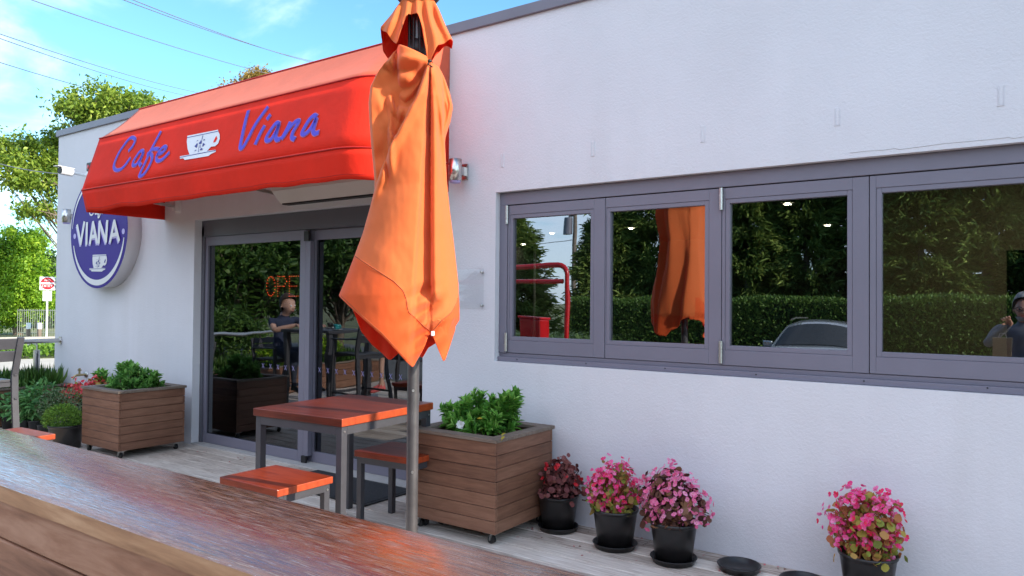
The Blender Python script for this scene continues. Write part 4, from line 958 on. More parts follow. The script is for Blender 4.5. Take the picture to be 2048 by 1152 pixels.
# herbs in pots
m_basil = leafmat('herb_leaf', [(.05, .16, .045), (.09, .25, .07), (.15, .35, .10), (.24, .45, .15)], .3, .5, .3)
m_thyme = leafmat('grey_green_herb', [(.06, .11, .05), (.11, .17, .08), (.20, .27, .14), (.3, .36, .22)], .25, .6, .3)
m_moss = leafmat('lime_green_herb', [(.07, .15, .02), (.13, .26, .03), (.22, .38, .05), (.32, .5, .09)], .3, .6, .3)
GH = 'herbs in black pots by the left planter'
def herb(x, y, lab, rt, h, c, rad, n, ls, w_, shape, mat, seed, droop=.0, sau=False):
    t = thing('potted_herb', lab, 'potted plant', (x, y, 0), group=GH); z = pot(t, x, y, rt, rt*.78, h, sau)
    r = np.random.default_rng(seed); v = r.normal(size=(n, 3)); v /= np.linalg.norm(v, axis=1, keepdims=True); q = np.array(c)+v*np.array(rad)*(.35+.65*r.random((n, 1))**.45); q[:, 2] = np.maximum(q[:, 2], z-.02)
    st = MB()
    for k in range(22):
        i = r.integers(n); st.tube([(x+r.normal()*rt*.3, y+r.normal()*rt*.3, z-.03), tuple((np.array([x, y, z])+q[i])/2), tuple(q[i])], [.003, .003, .0015], 4, caps=False)
    build('stems', st, m_gstem, t)
    leaves('foliage', q, v*np.array([1, 1, .6])+r.normal(size=(n, 3))*.5+np.array([0, 0, .3-droop]), v+np.array([0, 0, .9]), ls*(.6+.7*r.random(n)), ls*w_*(.6+.7*r.random(n)), shape, mat, t, .35+.25*v[:, 2]*0+.28*r.normal(size=n)+.15, True)
herb(-8.87, -.69, 'small potted herb with broad leaves nearest the left edge, behind the chair leg', .085, .14, W(16, 812, -.69), (.15, .13, .12), 90, .085, .62, 'lance', m_basil, 21, .3)
herb(-8.49, -.70, 'potted herb with long drooping leaves second from the left edge', .085, .14, W(52, 812, -.66), (.16, .15, .17), 240, .085, .42, 'lance', m_basil, 22, .5)
herb(-8.30, -.66, 'tall leafy green herb in a black pot in the middle of the herb row', .085, .15, W(80, 800, -.62), (.20, .17, .19), 380, .075, .45, 'lance', m_basil, 23, .4)
herb(-8.03, -.69, 'grey green small leaved herb in a pot behind the lime green one', .08, .14, W(122, 812, -.55), (.23, .20, .18), 1500, .026, .6, 'diamond', m_thyme, 24)
herb(-7.36, -.80, 'dome of lime green fine leaved herb in the largest black pot', .150, .22, W(125, 838, -.80), (.195, .16, .135), 4200, .020, .5, 'diamond', m_moss, 25)
for (x, y, cpx, cpy, lab, sd_) in ((-8.35, -.17, 150, 776, 'coral red begonia below the garden tap', 31), (-7.75, -.17, 196, 768, 'coral red begonia half hidden behind the left planter', 32)):
    c = W(cpx, cpy, y); t = thing('potted_begonia', lab, 'potted plant', (c[0], y, 0), group=GB); z = pot(t, c[0], y, .12, .095, .24)
    begonia(t, (c[0], y, c[2]-.05), (.20, .13, .12), z, .12, 140, .045, 'bronze', 46, .04, 'coral', sd_)
t = thing('leafy_sprig', 'lone leafy green sprig rising beside the red flowers and the left planter', 'plant', tuple(W(200, 790, -.12)))
c = W(203, 752, -.12); shrub(t, W(208, 790, -.12)[0], -.12, .30, [(c, (.10, .05, .06))], 12, .085, .45, m_gard, 41, 5, .01)
z_ = .0; p = MB(); b0 = W(208, 790, -.12); p.tube([(b0[0], -.12, .0), (b0[0], -.12, .33)], .006, 6); build('main_stem', p, m_stem, t)

# ================================================================== BAR CHAIRS AND TALL TABLES (left of the frame, seen in the door glass)
GC = 'tall slatted bar chairs'
def bar_chair():
    t = thing('bar_chair', 'tall charcoal slatted bar chair at the left edge, behind the orange stool', 'chair', (0, 0, 0), group=GC)
    for s in (-1, 1):
        p = MB(); x = s*.235; pts = [(x, -.30, .0), (x, -.225, .62), (x, -.215, .80), (x, -.30, 1.09)]
        for a, c in zip(pts[:-1], pts[1:]): p.bar(a, c, .022, .045)
        for q in pts[1:-1]: p.obox(q, (.011, .0225, .006), (1, 0, 0), (0, 1, 0))
        build('rear_leg', p, m_steel, t)
        p = MB(); p.bar((x, .24, .0), (x, .20, .93), .022, .04); build('front_leg', p, m_steel, t)
        p = MB(); p.box(x-.022, x+.022, -.245, .24, .93, .95); build('armrest', p, m_steel, t, bevel=.004)
    for z0, yy in ((.905, -.244), (1.0, -.272)):
        p = MB(); p.obox((0, yy-.0, z0+.042), (.224, .042, .008), (1, 0, 0), (0, -.28, .96)); build('back_slat', p, m_steel, t, bevel=.003)
    p = MB()
    for k in range(5): y0 = -.20+k*.085; p.box(-.224, .224, y0, y0+.077, .745, .765)
    build('seat_slats', p, m_steel, t, bevel=.003)
    p = MB(); p.box(-.224, .224, -.205, -.18, .71, .743); p.box(-.224, .224, .19, .215, .71, .743); p.bar((-.224, .225, .30), (.224, .225, .30), .03, .03); p.bar((-.235, -.25, .30), (-.235, .22, .30), .02, .02); p.bar((.235, -.25, .30), (.235, .22, .30), .02, .02); build('stretcher', p, m_steel, t)
    return t
ch = bar_chair(); ch.location = (-6.62, -1.85, 0); ch.rotation_euler = (0, 0, radians(94))
dup(ch, (-8.35, -2.12, 0), radians(-88), 'charcoal bar chair under the person in navy, reflected in the door', GC).scale = (1, 1, .80)
dup(ch, (-6.75, -2.95, 0), radians(45), 'charcoal bar chair reflected at the right side of the door glass', GC).scale = (1, 1, .80)
tt = thing('tall_table', 'tall dark bar table with a teal cup, reflected in the door glass', 'table', (0, 0, 0))
p = MB(); p.box(-.38, .38, -.38, .38, .985, 1.02); build('tabletop', p, m_steel, tt, bevel=.005)
for a in (-1, 1):
    for c in (-1, 1): p = MB(); p.box(a*.33-.03, a*.33+.03, c*.33-.03, c*.33+.03, 0, .985); build('leg', p, m_steel, tt, bevel=.003)
tt.location = (-7.42, -2.1, 0)
m_teal = plain('teal_glaze', (.03, .30, .32), .25, .05)
def cup(x, y, z, lab, mat):
    t = thing('coffee_cup', lab, 'cup', (x, y, z))
    p = MB(); p.lathe([(0, .008), (.026, .008), (.038, .045), (.041, .075), (.038, .075), (.034, .04), (0, .015)], (x, y, z), 24); build('cup_body', p, mat, t)
    p = MB(); p.tube([(x+.038+.0*k, y, z+.065) if k == 0 else (x+.038+.028*sin(pi*k/6), y, z+.065-.042*k/6) for k in range(7)], .005, 6); build('handle', p, mat, t)
    p = MB(); p.lathe([(0, .0005), (.045, .0005), (.07, .010), (.072, .012), (.045, .006), (0, .006)], (x, y, z), 28); build('saucer', p, m_white, t)
cup(-7.15, -1.95, 1.02, 'teal coffee cup on a white saucer on the reflected tall table', m_teal)
cup(-7.62, -2.25, 1.02, 'black coffee cup on a white saucer on the reflected tall table', m_black)

# ================================================================== PEOPLE (they appear as reflections in the glass)
m_skin = plain('skin', (.50, .26, .18), .5, .06, 5)
m_skin2 = plain('fair_skin', (.62, .37, .28), .5, .05, 5)
def person(lab, loc, rz, J, shirt, pants, shoe, skin, hair, long_sleeve=False, shorts=False, glasses=False, beard=None, hair_len=.0):
    t = thing('person', lab, 'person', (0, 0, 0))
    V = []; E_ = []; R_ = []; tagv = []
    def v(p, r, tg): V.append(tuple(p)); R_.append(r); tagv.append(tg); return len(V)-1
    def chain(prev, pts):
        for q, r, tg in pts:
            i = v(q, r, tg); E_.append((prev, i)); prev = i
        return prev
    P = lambda k: np.array(J[k], float)
    lerp = lambda a, b, t_: tuple(np.array(a)*(1-t_)+np.array(b)*t_)
    pel = v(P('pelvis'), (.15, .12), 'pants')
    sp = chain(pel, [(P('waist'), (.135, .10), 'shirt'), (P('chest'), (.155, .11), 'shirt'), (lerp(P('chest'), P('neck'), .62), (.085, .065), 'shirt')])
    chest = sp-1
    nk = chain(sp, [(P('neck'), (.055, .055), 'skin')])
    hd = P('head'); f = np.array(J.get('face', (0, 1, 0)), float); f /= np.linalg.norm(f)
    up = np.array([0, 0, 1.])
    h1 = chain(nk, [(hd-up*.075+f*.022, (.066, .070), 'skin'), (hd-up*.01+f*.008, (.077, .092), 'skin'), (hd+up*.06, (.076, .092), 'skin'), (hd+up*.10-f*.01, (.050, .060), 'skin')])
    chain(h1-2, [(hd-up*.022+f*.098, (.014, .014), 'skin'), (hd-up*.034+f*.118, (.011, .010), 'skin')])
    sd3 = np.cross(f, up)
    for s in (-1, 1): chain(h1-2, [(hd-up*.01+sd3*s*.078-f*.012, (.012, .022), 'skin'), (hd-up*.01+sd3*s*.092-f*.018, (.008, .026), 'skin')])
    for s, n_ in ((-1, 'L'), (1, 'R')):
        arm = 'shirt' if long_sleeve else 'skin'
        sh, el, wr = P('sh'+n_), P('el'+n_), P('wr'+n_)
        a = chain(chest, [(sh, (.062, .062), 'shirt'), (lerp(sh, el, .5), (.052, .052), 'shirt'), (lerp(sh, el, .62), (.046, .046), arm), (el, (.042, .042), arm), (lerp(el, wr, .35), (.042, .042), arm), (lerp(el, wr, .9), (.030, .028), arm), (wr, (.027, .024), 'skin')])
        hdv = np.array(J['hand'+n_], float); hdv /= np.linalg.norm(hdv); pn = np.array(J.get('palm'+n_, (0, 0, -1)), float); pn -= hdv*(pn@hdv); pn /= np.linalg.norm(pn); sx = np.cross(hdv, pn)*s
        palm = chain(a, [(wr+hdv*.045, (.034, .016), 'skin'), (wr+hdv*.085, (.036, .014), 'skin')])
        for k, (off, ln) in enumerate(((-.030, .068), (-.010, .078), (.010, .072), (.028, .056))):
            b0 = wr+hdv*.09+sx*off; cu = J.get('curl', .5)
            chain(palm, [(b0+hdv*.012, (.0095, .009), 'skin'), (b0+hdv*(.012+ln*.45)+pn*ln*.12*cu, (.0088, .0085), 'skin'), (b0+hdv*(.012+ln*.75)+pn*ln*.40*cu, (.0082, .008), 'skin'), (b0+hdv*(.012+ln*.95)+pn*ln*.75*cu, (.007, .007), 'skin')])
        tb = wr+hdv*.03-sx*.028
        chain(palm-1, [(tb, (.013, .012), 'skin'), (tb+hdv*.03-sx*.022+pn*.012, (.011, .010), 'skin'), (tb+hdv*.055-sx*.028+pn*.028, (.009, .009), 'skin')])
        hp, kn, an, to = P('hip'+n_), P('kn'+n_), P('an'+n_), P('to'+n_)
        lg = 'skin' if shorts else 'pants'
        k_ = chain(pel, [(hp, (.095, .09), 'pants'), (lerp(hp, kn, .5), (.082, .08), 'pants'), (lerp(hp, kn, .72), (.072, .070), 'pants'), (kn, (.056, .056), lg), (lerp(kn, an, .3), (.054, .054), lg), (lerp(kn, an, .85), (.037, .037), lg), (an, (.036, .038), 'shoe'), (lerp(an, to, .45), (.040, .032), 'shoe'), (to, (.034, .022), 'shoe')])
        chain(k_-2, [(an-(to-an)*.28-np.array([0, 0, .03]), (.030, .024), 'shoe')])
    me = bpy.data.meshes.new('person_skeleton'); me.from_pydata(V, E_, []); o = bpy.data.objects.new('person_skeleton', me); COL.objects.link(o)
    md = o.modifiers.new('skin', 'SKIN'); md.branch_smoothing = .6; md.use_smooth_shade = True
    for i, r in enumerate(R_):
        sv = me.skin_vertices[0].data[i]; sv.radius = r; sv.use_root = (i == pel)
    ss = o.modifiers.new('sub', 'SUBSURF'); ss.levels = 2; ss.render_levels = 2
    dg = bpy.context.evaluated_depsgraph_get(); ev = o.evaluated_get(dg); nm = bpy.data.meshes.new_from_object(ev)
    bpy.data.objects.remove(o); nm.name = 'body'
    order = {'shirt': 0, 'pants': 1, 'shoe': 2, 'skin': 3}
    nm.materials.clear()
    for m in (shirt, pants, shoe, skin): nm.materials.append(m)
    VA_ = np.array(V); ends = [(VA_[a], VA_[b], tagv[a], tagv[b], R_[a][0], R_[b][0]) for a, b in E_]
    for pl_ in nm.polygons:
        c = np.array(pl_.center); best = 1e9; tg = 'shirt'
        for a, b, ta_, tb_, ra_, rb_ in ends:
            ab = b-a; tt_ = min(1, max(0, ((c-a)@ab)/(ab@ab+1e-9))); q = a+ab*tt_; dd = np.linalg.norm(c-q)/(ra_*(1-tt_)+rb_*tt_)
            if dd < best: best = dd; tg = ta_ if tt_ < .5 else tb_
        pl_.material_index = order[tg]; pl_.use_smooth = True
    bo = bpy.data.objects.new('body', nm); COL.objects.link(bo); bo.parent = t
    # hair cap, face
    p = MB(); G = []
    for i in range(9):
        th = pi*.60*i/8; row = []
        for k in range(24):
            a = 2*pi*k/24; fr = cos(a)  # +1 towards the face
            lim = float(np.interp(fr, [-.6, -.1, .25, .6, 1], [.66+hair_len, .56+hair_len, .38, .30, .27])); th2 = th*lim/.60
            rr = .093*(1+.06*noise.noise(Vector((cos(a)*2, sin(a)*2, i*.7))))
            d_ = f*cos(a)*sin(th2)*1.13+sd3*sin(a)*sin(th2)*.97+up*cos(th2)*1.42
            row.append(hd+up*.02+d_*rr*1.06)
        G.append(row)
    p.grid(G, closed=True); build('hair', p, hair, t)
    p = MB()
    for s in (-1, 1): p.lathe([(0, -.011), (.008, -.008), (.011, 0), (.008, .008), (0, .011)], hd+f*.088+sd3*s*.032+up*.005, 10)
    build('eyes', p, m_black if glasses else m_white, t)
    p = MB(); p.tube([hd-up*.068+f*.086+sd3*.022, hd-up*.070+f*.095, hd-up*.068+f*.086-sd3*.022], .006, 6); build('mouth', p, plain('lip', (.40, .14, .12), .5), t)
    if glasses:
        p = MB()
        for s in (-1, 1): p.tube([hd+f*.108+sd3*(s*.034+.027*cos(a))+up*(.004+.020*sin(a)) for a in [2*pi*k/16 for k in range(17)]], .004, 6); p.bar(hd+f*.106+sd3*s*.062+up*.006, hd-f*.02+sd3*s*.086+up*.008, .004, .006)
        p.bar(hd+f*.108-sd3*.008+up*.006, hd+f*.108+sd3*.008+up*.006, .004, .004); build('glasses', p, m_black, t)
    if beard:
        p = MB(); G = []
        for i in range(5):
            G.append([hd-up*(.072+.010*i)+f*(.072*cos(a)+.022)*(1-.06*i)+sd3*.070*sin(a)*(1-.10*i) for a in np.linspace(-1.35, 1.35, 14)])
        p.grid(G); build('beard', p, beard, t, solid=.008)
    t.location = loc; t.rotation_euler = (0, 0, rz); return t
def seated(h, dz=0, arms=None, hd=(0, .06), knee=.40, foot=.30):
    J = dict(pelvis=(0, 0, h+.08), waist=(0, -.01, h+.24), chest=(0, .015, h+.42), neck=(0, .03, h+.585), head=(hd[0], hd[1], h+.70),
             shL=(-.185, .01, h+.50), shR=(.185, .01, h+.50), hipL=(-.09, .05, h+.075), hipR=(.09, .05, h+.075), knL=(-.12, .44, h+.06), knR=(.12, .44, h+.06),
             anL=(-.12, .42, h-.38), anR=(.12, .42, h-.38), toL=(-.13, .58, h-.425), toR=(.13, .58, h-.425))
    J.update(dict(elL=(-.25, .10, h+.27), elR=(.25, .10, h+.27), wrL=(-.17, .32, h+.30), wrR=(.17, .32, h+.30), handL=(.2, 1, .0), handR=(-.2, 1, 0)))
    J.update(arms or {}); return J
m_greytee = plain('grey_shirt_cloth', (.16, .17, .20), .85, .15, 8, bumpk=.2, bscale=20)
m_navytee = plain('navy_shirt_cloth', (.03, .04, .085), .85, .15, 8, bumpk=.2, bscale=20)
m_lighttee = plain('beige_shirt_cloth', (.38, .33, .28), .85, .12, 8)
m_denim = plain('dark_denim', (.035, .045, .075), .85, .2, 12); m_shoe = plain('dark_shoe', (.03, .028, .028), .6, .1); m_pinkshoe = plain('pink_shoe', (.75, .14, .14), .6, .1)
m_greyhair = plain('grey_hair', (.30, .29, .28), .7, .3, 60); m_brownhair = plain('brown_hair', (.06, .035, .022), .6, .3, 60)
bs_z = .68
person('seated person in a grey jacket and glasses raising a hand, reflected in the right window', (-.08, -4.55, 0), 0,
       seated(bs_z, arms=dict(head=(0, .05, bs_z+.685), elL=(-.30, .16, bs_z+.33), wrL=(-.10, .33, bs_z+.555), handL=(-.25, .75, .35), palmL=(.3, .5, -.6), elR=(.26, .12, bs_z+.29), wrR=(.10, .36, bs_z+.56), handR=(-.1, .8, .5), palmR=(-.6, .5, -.3), curl=.5)),
       m_greytee, m_denim, m_shoe, m_skin, m_greyhair, True, False, True, m_greyhair)
person('seated person in a navy shirt facing a tall table, reflected in the left door pane', (-8.30, -2.12, 0), radians(-88), seated(.62, hd=(0, .11), arms=dict(elL=(-.27, .22, .99), wrL=(-.12, .46, 1.06), elR=(.27, .22, .99), wrR=(.12, .46, 1.06))),
       m_navytee, m_denim, m_shoe, m_skin2, m_brownhair, False, False, False, None, .1)
person('seated person in a beige shirt and pink shoes, reflected in the right door pane', (-6.72, -2.92, 0), radians(45), seated(.62), m_lighttee, m_denim, m_pinkshoe, m_skin2, m_brownhair, False, True, False, None, .15)
t = thing('bar_stool', 'plain dark bar stool under the person reflected in the right window', 'stool', (0, 0, 0))
p = MB(); p.lathe([(0, .655), (.17, .655), (.18, .665), (.18, .69), (.17, .70), (0, .70)], (0, 0, 0), 28); build('seat', p, m_red, t)
for a in (45, 135, 225, 315):
    p = MB(); a = radians(a); p.tube([(.11*cos(a), .11*sin(a), .655), (.20*cos(a), .20*sin(a), 0)], .014, 10); build('leg', p, m_steel, t)
p = MB(); p.tube([(.165*cos(a), .165*sin(a), .25) for a in [2*pi*k/24 for k in range(25)]], .009, 8); build('foot_ring', p, m_steel, t)
t.location = (-.08, -4.52, 0)
rv = ray(2001, 694); q = CAM+rv*((3.86+CD)/rv[1]); q[1] = -3.72
t = thing('paper_bag', 'small brown paper bag held beside the person reflected in the right window', 'paper bag', (q[0], q[1], q[2]-.09))
p = MB(); p.prism([(q[0]-.075, q[1]-.03, q[2]-.09), (q[0]+.075, q[1]-.03, q[2]-.09), (q[0]+.075, q[1]+.03, q[2]-.09), (q[0]-.075, q[1]+.03, q[2]-.09)], (0, 0, .17)); build('bag_body', p, plain('kraft_paper', (.45, .30, .17), .8, .1, 20, bumpk=.3, bscale=25), t, bevel=.004)
p = MB(); p.tube([(q[0]-.03, q[1], q[2]+.08), (q[0]-.02, q[1], q[2]+.12), (q[0]+.02, q[1], q[2]+.12), (q[0]+.03, q[1], q[2]+.08)], .003, 6); build('handle', p, m_cream, t)

# ================================================================== STREET SIDE (left background)
def gpos(px, s, z=-.03):
    q = ats(px, 600, s); return np.array([q[0], q[1], z])
c = ats(95, 567, 25); g0 = np.array([c[0], c[1], -.03]); nf = CAM-c; nf[2] = 0; nf /= np.linalg.norm(nf); sx_ = np.array([-nf[1], nf[0], 0])
ns = thing('road_sign', 'red and white NO ENTRY road sign on a white post by the street', 'road sign', tuple(g0))
def rs3(p2, off): return c+sx_*p2[0]+np.array([0, 0, p2[1]])+nf*off
p = MB(); p.tube([g0-nf*.03, np.array([c[0], c[1], c[2]+.2])-nf*.03], .03, 10); build('post', p, m_white, ns)
p = MB(); p.obox(c, (.225, .225, .004), sx_, (0, 0, 1)); p.obox(c+np.array([0, 0, -.42]), (.13, .17, .004), sx_, (0, 0, 1)); build('plate', p, m_white, ns, bevel=.002, seg=1)
p = MB(); ngon(p, [(.205*cos(a), .205*sin(a)) for a in [2*pi*k/40 for k in range(40)]], rs3, .008); build('red_disc', p, m_rfl, ns)
LET = {'N': [[(0, 0), (0, 1)], [(0, 1), (.7, 0)], [(.7, 0), (.7, 1)]], 'O': [[(.35+.35*cos(a), .5+.5*sin(a)) for a in [2*pi*k/12 for k in range(13)]]], 'E': [[(.6, 0), (0, 0), (0, 1), (.6, 1)], [(0, .5), (.5, .5)]],
       'T': [[(0, 1), (.7, 1)], [(.35, 1), (.35, 0)]], 'R': [[(0, 0), (0, 1), (.5, 1), (.6, .75), (.5, .5), (0, .5)], [(.3, .5), (.65, 0)]], 'Y': [[(0, 1), (.35, .5)], [(.7, 1), (.35, .5)], [(.35, .5), (.35, 0)]]}
p = MB(); ngon(p, [(-.19, -.022), (.19, -.022), (.19, .036), (-.19, .036)], rs3, .011)
for txt, x0, z0, hh in (('NO', -.075, .075, .065), ('ENTRY', -.15, -.115, .065)):
    ww = .056 if txt == 'ENTRY' else .085
    for k, ch_ in enumerate(txt):
        for l in LET[ch_]:
            for a, b_ in zip(l[:-1], l[1:]): ribbon(p, [(x0+k*ww*1.08+u_[0]*ww*.95, z0+u_[1]*hh) for u_ in (a, b_)], .010, rs3, .012)
build('lettering', p, m_white, ns)
GBo = 'short white topped bollards by the street'
for px, lab in ((58, 'left one of two short white topped bollards across the street'), (80, 'bollard with a white top nearest the NO ENTRY post')):
    q = gpos(px, 26.2, -.03); t = thing('bollard', lab, 'bollard', tuple(q), group=GBo)
    p = MB(); p.box(q[0]-.055, q[0]+.055, q[1]-.055, q[1]+.055, q[2], q[2]+.30); build('post', p, m_cap, t, bevel=.01)
    p = MB(); p.box(q[0]-.065, q[0]+.065, q[1]-.065, q[1]+.065, q[2]+.30, q[2]+.52); build('cap', p, m_white, t, bevel=.012)
fa, fb = gpos(36, 26.7), gpos(140, 26.7); fn = thing('picket_fence', 'thin pale picket fence behind the NO ENTRY sign', 'fence', tuple((fa+fb)/2))
p = MB(); m_fen = plain('pale_fence_metal', (.22, .25, .21), .5, .1)
nn = 24
for k in range(nn+1): q = fa+(fb-fa)*k/nn; p.tube([q, q+np.array([0, 0, 1.0])], .011, 6)
build('pickets', p, m_fen, fn)
p = MB()
for z in (.15, .95): p.tube([fa+np.array([0, 0, z]), fb+np.array([0, 0, z])], .018, 6)
build('rails', p, m_fen, fn)
m_cover = leafmat('bright_ground_cover', [(.07, .16, .02), (.14, .27, .03), (.24, .38, .05)], .3, .5)
n = 9000; pp = rng.uniform(20.5, 22.3, n); qq = rng.uniform(-4, 12, n); hh = .34*rng.random(n)**.6*(.55+.45*np.sin(qq*2.1)**2); q = c0+pv*pp[:, None]+qv*qq[:, None]; q[:, 2] = hh-.03
o = leaves('ground_cover', q, rng.normal(size=(n, 3))+np.array([0, 0, .7]), rng.normal(size=(n, 3))*.4+np.array([0, 0, 1]), .13, .08, 'diamond', m_cover, None, .3+hh+.15*rng.normal(size=n)); o['kind'] = 'stuff'

# ================================================================== TREES
m_bark = plain('grey_bark', (.16, .12, .09), .9, .3, 6, bumpk=.6, bscale=18)
m_tl = {'euc': leafmat('gum_leaf', [(.06, .12, .015), (.17, .27, .03), (.33, .42, .05), (.5, .55, .10)], .42, .5), 'lime': leafmat('fresh_green_leaf', [(.06, .16, .012), (.18, .36, .02), (.34, .52, .035), (.5, .66, .06)], .4, .5),
        'dark': leafmat('dark_tree_leaf', [(.015, .04, .012), (.035, .08, .02), (.07, .13, .03), (.12, .19, .05)], .25, .5), 'gold': leafmat('golden_tree_leaf', [(.14, .09, .02), (.26, .16, .03), (.38, .24, .05), (.3, .28, .07)], .3, .5),
        'con': leafmat('conifer_spray', [(.07, .11, .035), (.15, .22, .05), (.26, .34, .08), (.40, .48, .13)], .3, .7, .15), 'hed': leafmat('hedge_leaf', [(.04, .09, .02), (.09, .17, .03), (.15, .26, .045), (.24, .36, .07)], .3, .5), 'mid': leafmat('mid_tree_leaf', [(.02, .055, .012), (.05, .11, .02), (.10, .19, .03), (.18, .28, .05)], .3, .5)}
def tree(name, lab, base, tr, ell, nl, ls, mat, seed, ncl=40, cr_=.5, grp=None, cat='tree', wd=.5):
    r = np.random.default_rng(seed); base = np.array(base, float); t = thing(name, lab, cat, tuple(base), group=grp)
    C = []
    for (cc, rad, wgt) in ell:
        for k in range(max(1, int(ncl*wgt))):
            v = r.normal(size=3); v /= np.linalg.norm(v); C.append(np.array(cc)+v*np.array(rad)*(.3+.7*r.random()**.5))
    C = np.array(C); top = C.mean(0); top = np.array([base[0]*.4+top[0]*.6, base[1]*.4+top[1]*.6, base[2]+(top[2]-base[2])*.8])
    p = MB(); mid = (base+top)/2+r.normal(size=3)*np.array([.15, .15, 0])*tr*4; p.tube([base, mid, top], [tr*1.15, tr*.85, tr*.45], 10)
    for q in C[r.permutation(len(C))[:60]]:
        f_ = .35+.6*r.random(); s_ = base+(mid-base)*min(1, f_*2) if f_ < .5 else mid+(top-mid)*(f_-.5)*2; m2 = (s_+q)/2+r.normal(size=3)*.12+np.array([0, 0, .1]); rr = tr*.28*(.5+.6*r.random()); p.tube([s_, m2, q], [rr, rr*.6, rr*.2], 5, caps=False)
    build('trunk', p, m_bark, t)
    i = r.integers(0, len(C), nl); sz = cr_*(.6+.7*r.random(len(C))); q = C[i]+r.normal(size=(nl, 3))*sz[i][:, None]*np.array([.55, .55, .42]); shade = r.normal(size=len(C))*.16
    q[:, 2] = np.maximum(q[:, 2], base[2]+.05)
    leaves('crown', q, r.normal(size=(nl, 3))+np.array([0, 0, -.25]), r.normal(size=(nl, 3))+np.array([0, 0, .8]), ls*(.6+.8*r.random(nl)), ls*wd*(.6+.8*r.random(nl)), 'diamond', mat, t, .45+shade[i]+.16*r.normal(size=nl))
    return t
def E_(px, py, s, rx, ry, wgt, rd=None):
    k = s/F; return (ats(px, py, s), (rx*k, (rd or rx)*k, ry*k), wgt)
tree('spreading_tree', 'tall loose green tree behind the left end of the building', gpos(165, 25), .13,
     [E_(215, 212, 24, 85, 34, .28), E_(165, 232, 24, 35, 30, .10), E_(280, 218, 25, 50, 32, .14), E_(50, 305, 24, 60, 32, .16), E_(25, 345, 23, 50, 32, .10), E_(90, 345, 24, 35, 40, .06), E_(75, 415, 24, 50, 25, .05), E_(135, 285, 25, 40, 30, .12)], 21000, .15, m_tl['euc'], 51, 190, .36, 'trees beyond the street')
tree('bushy_tree', 'bright lime green bushy tree beside the NO ENTRY sign', gpos(38, 28), .16,
     [E_(45, 560, 27.5, 48, 85, .5, 45), E_(20, 520, 27, 40, 70, .2), E_(85, 610, 28, 28, 25, .12), E_(60, 490, 27.5, 25, 40, .12), E_(5, 615, 28, 40, 45, .2)], 36000, .115, m_tl['lime'], 52, 160, .36, 'trees beyond the street')
tree('dark_bush', 'dark green bush between the lime green tree and the building corner', gpos(112, 36), .15, [E_(112, 570, 36, 45, 75, .7), E_(100, 620, 35, 50, 40, .4)], 12000, .22, m_tl['dark'], 53, 60, .5, 'trees beyond the street')
tree('golden_tree', 'golden brown treetop showing above the awning ridge', gpos(510, 38), .3, [E_(518, 172, 38, 32, 26, .5), E_(480, 200, 38, 40, 28, .5), E_(535, 205, 38, 45, 30, .5)], 15000, .15, m_tl['gold'], 54, 80, .42, 'trees beyond the street')
# trees that the door glass mirrors
for k, (px, s, hgt, rad, lab, mt_) in enumerate(((430, 21, 4.6, 2.4, 'leafy green tree mirrored at the left side of the door glass', 'mid'), (505, 20, 4.4, 2.2, 'bushy green tree mirrored behind the OPEN sign', 'mid'), (560, 26, 5.0, 2.3, 'darker tree mirrored beside the middle door stile', 'dark'),
                                              (668, 22, 4.8, 2.2, 'dark green tree mirrored in the right door pane', 'dark'), (735, 25, 5.4, 2.6, 'large tree mirrored next to the umbrella edge in the door', 'mid'))):
    q = refl(px, 600, s); z0 = gz(q[0], q[1])
    tree('garden_tree', lab, (q[0], q[1], z0), .16, [((q[0], q[1], hgt*.58), (rad, rad, hgt*.36), 1)], 15000, .15, m_tl[mt_], 60+k, 110, .55, 'trees across the car park')
for k, (px, s, lab) in enumerate(((455, 15, 'clipped green bush mirrored low in the left door pane'), (530, 11.2, 'lime green ball shrub mirrored below the bar chair'), (655, 11.8, 'lime green ball shrub mirrored in the right door pane'))):
    q = refl(px, 690, s); z0 = gz(q[0], q[1]) if k == 0 else .35
    if k: q[0] = -9.43
    rr = .75 if k == 0 else .26
    tree('ball_shrub', lab, (q[0], q[1], z0), .03, [((q[0], q[1], z0+rr*.9), (rr*.8, rr*.8, rr*.7), 1)], 3500, .10 if k == 0 else .05, m_tl['lime' if k else 'mid'], 70+k, 40, rr*.35, None, 'shrub')
# trimmed hedge and conifers across the car park, mirrored in the windows
hy = -16.0
def refl_y(px, py, y):
    r = ray(px, py); return CAM+r*((.14-y-CAM[1])/r[1])
hx0 = refl_y(1150, 600, hy)[0]; hx1 = 6.; hz = refl_y(1600, 601, hy)[2]
t = thing('trimmed_hedge', 'long square trimmed green hedge across the car park, mirrored in the windows', 'hedge', ((hx0+hx1)/2, hy, -.5))
n = 52000; x = rng.uniform(hx0, hx1, n); u_ = rng.random(n); face = u_ < .72
yy = np.where(face, hy+.45+rng.normal(size=n)*.05, rng.uniform(hy-.45, hy+.45, n)); zz = np.where(face, -.5+(hz+.5)*rng.random(n)**.85, hz+rng.normal(size=n)*.035)
D = rng.normal(size=(n, 3))*.7+np.where(face[:, None], np.array([0, .6, .5]), np.array([0, .2, 1.]))
leaves('foliage', np.stack([x, yy, zz], 1), D, rng.normal(size=(n, 3)), .085, .04, 'diamond', m_tl['hed'], t, .45+.22*rng.normal(size=n))
p = MB(); p.box(hx0+.1, hx1-.1, hy-.36, hy+.36, -.5, hz-.06); build('inner_twigs', p, plain('hedge_interior', (.02, .035, .012), .95, .4, 8), t)
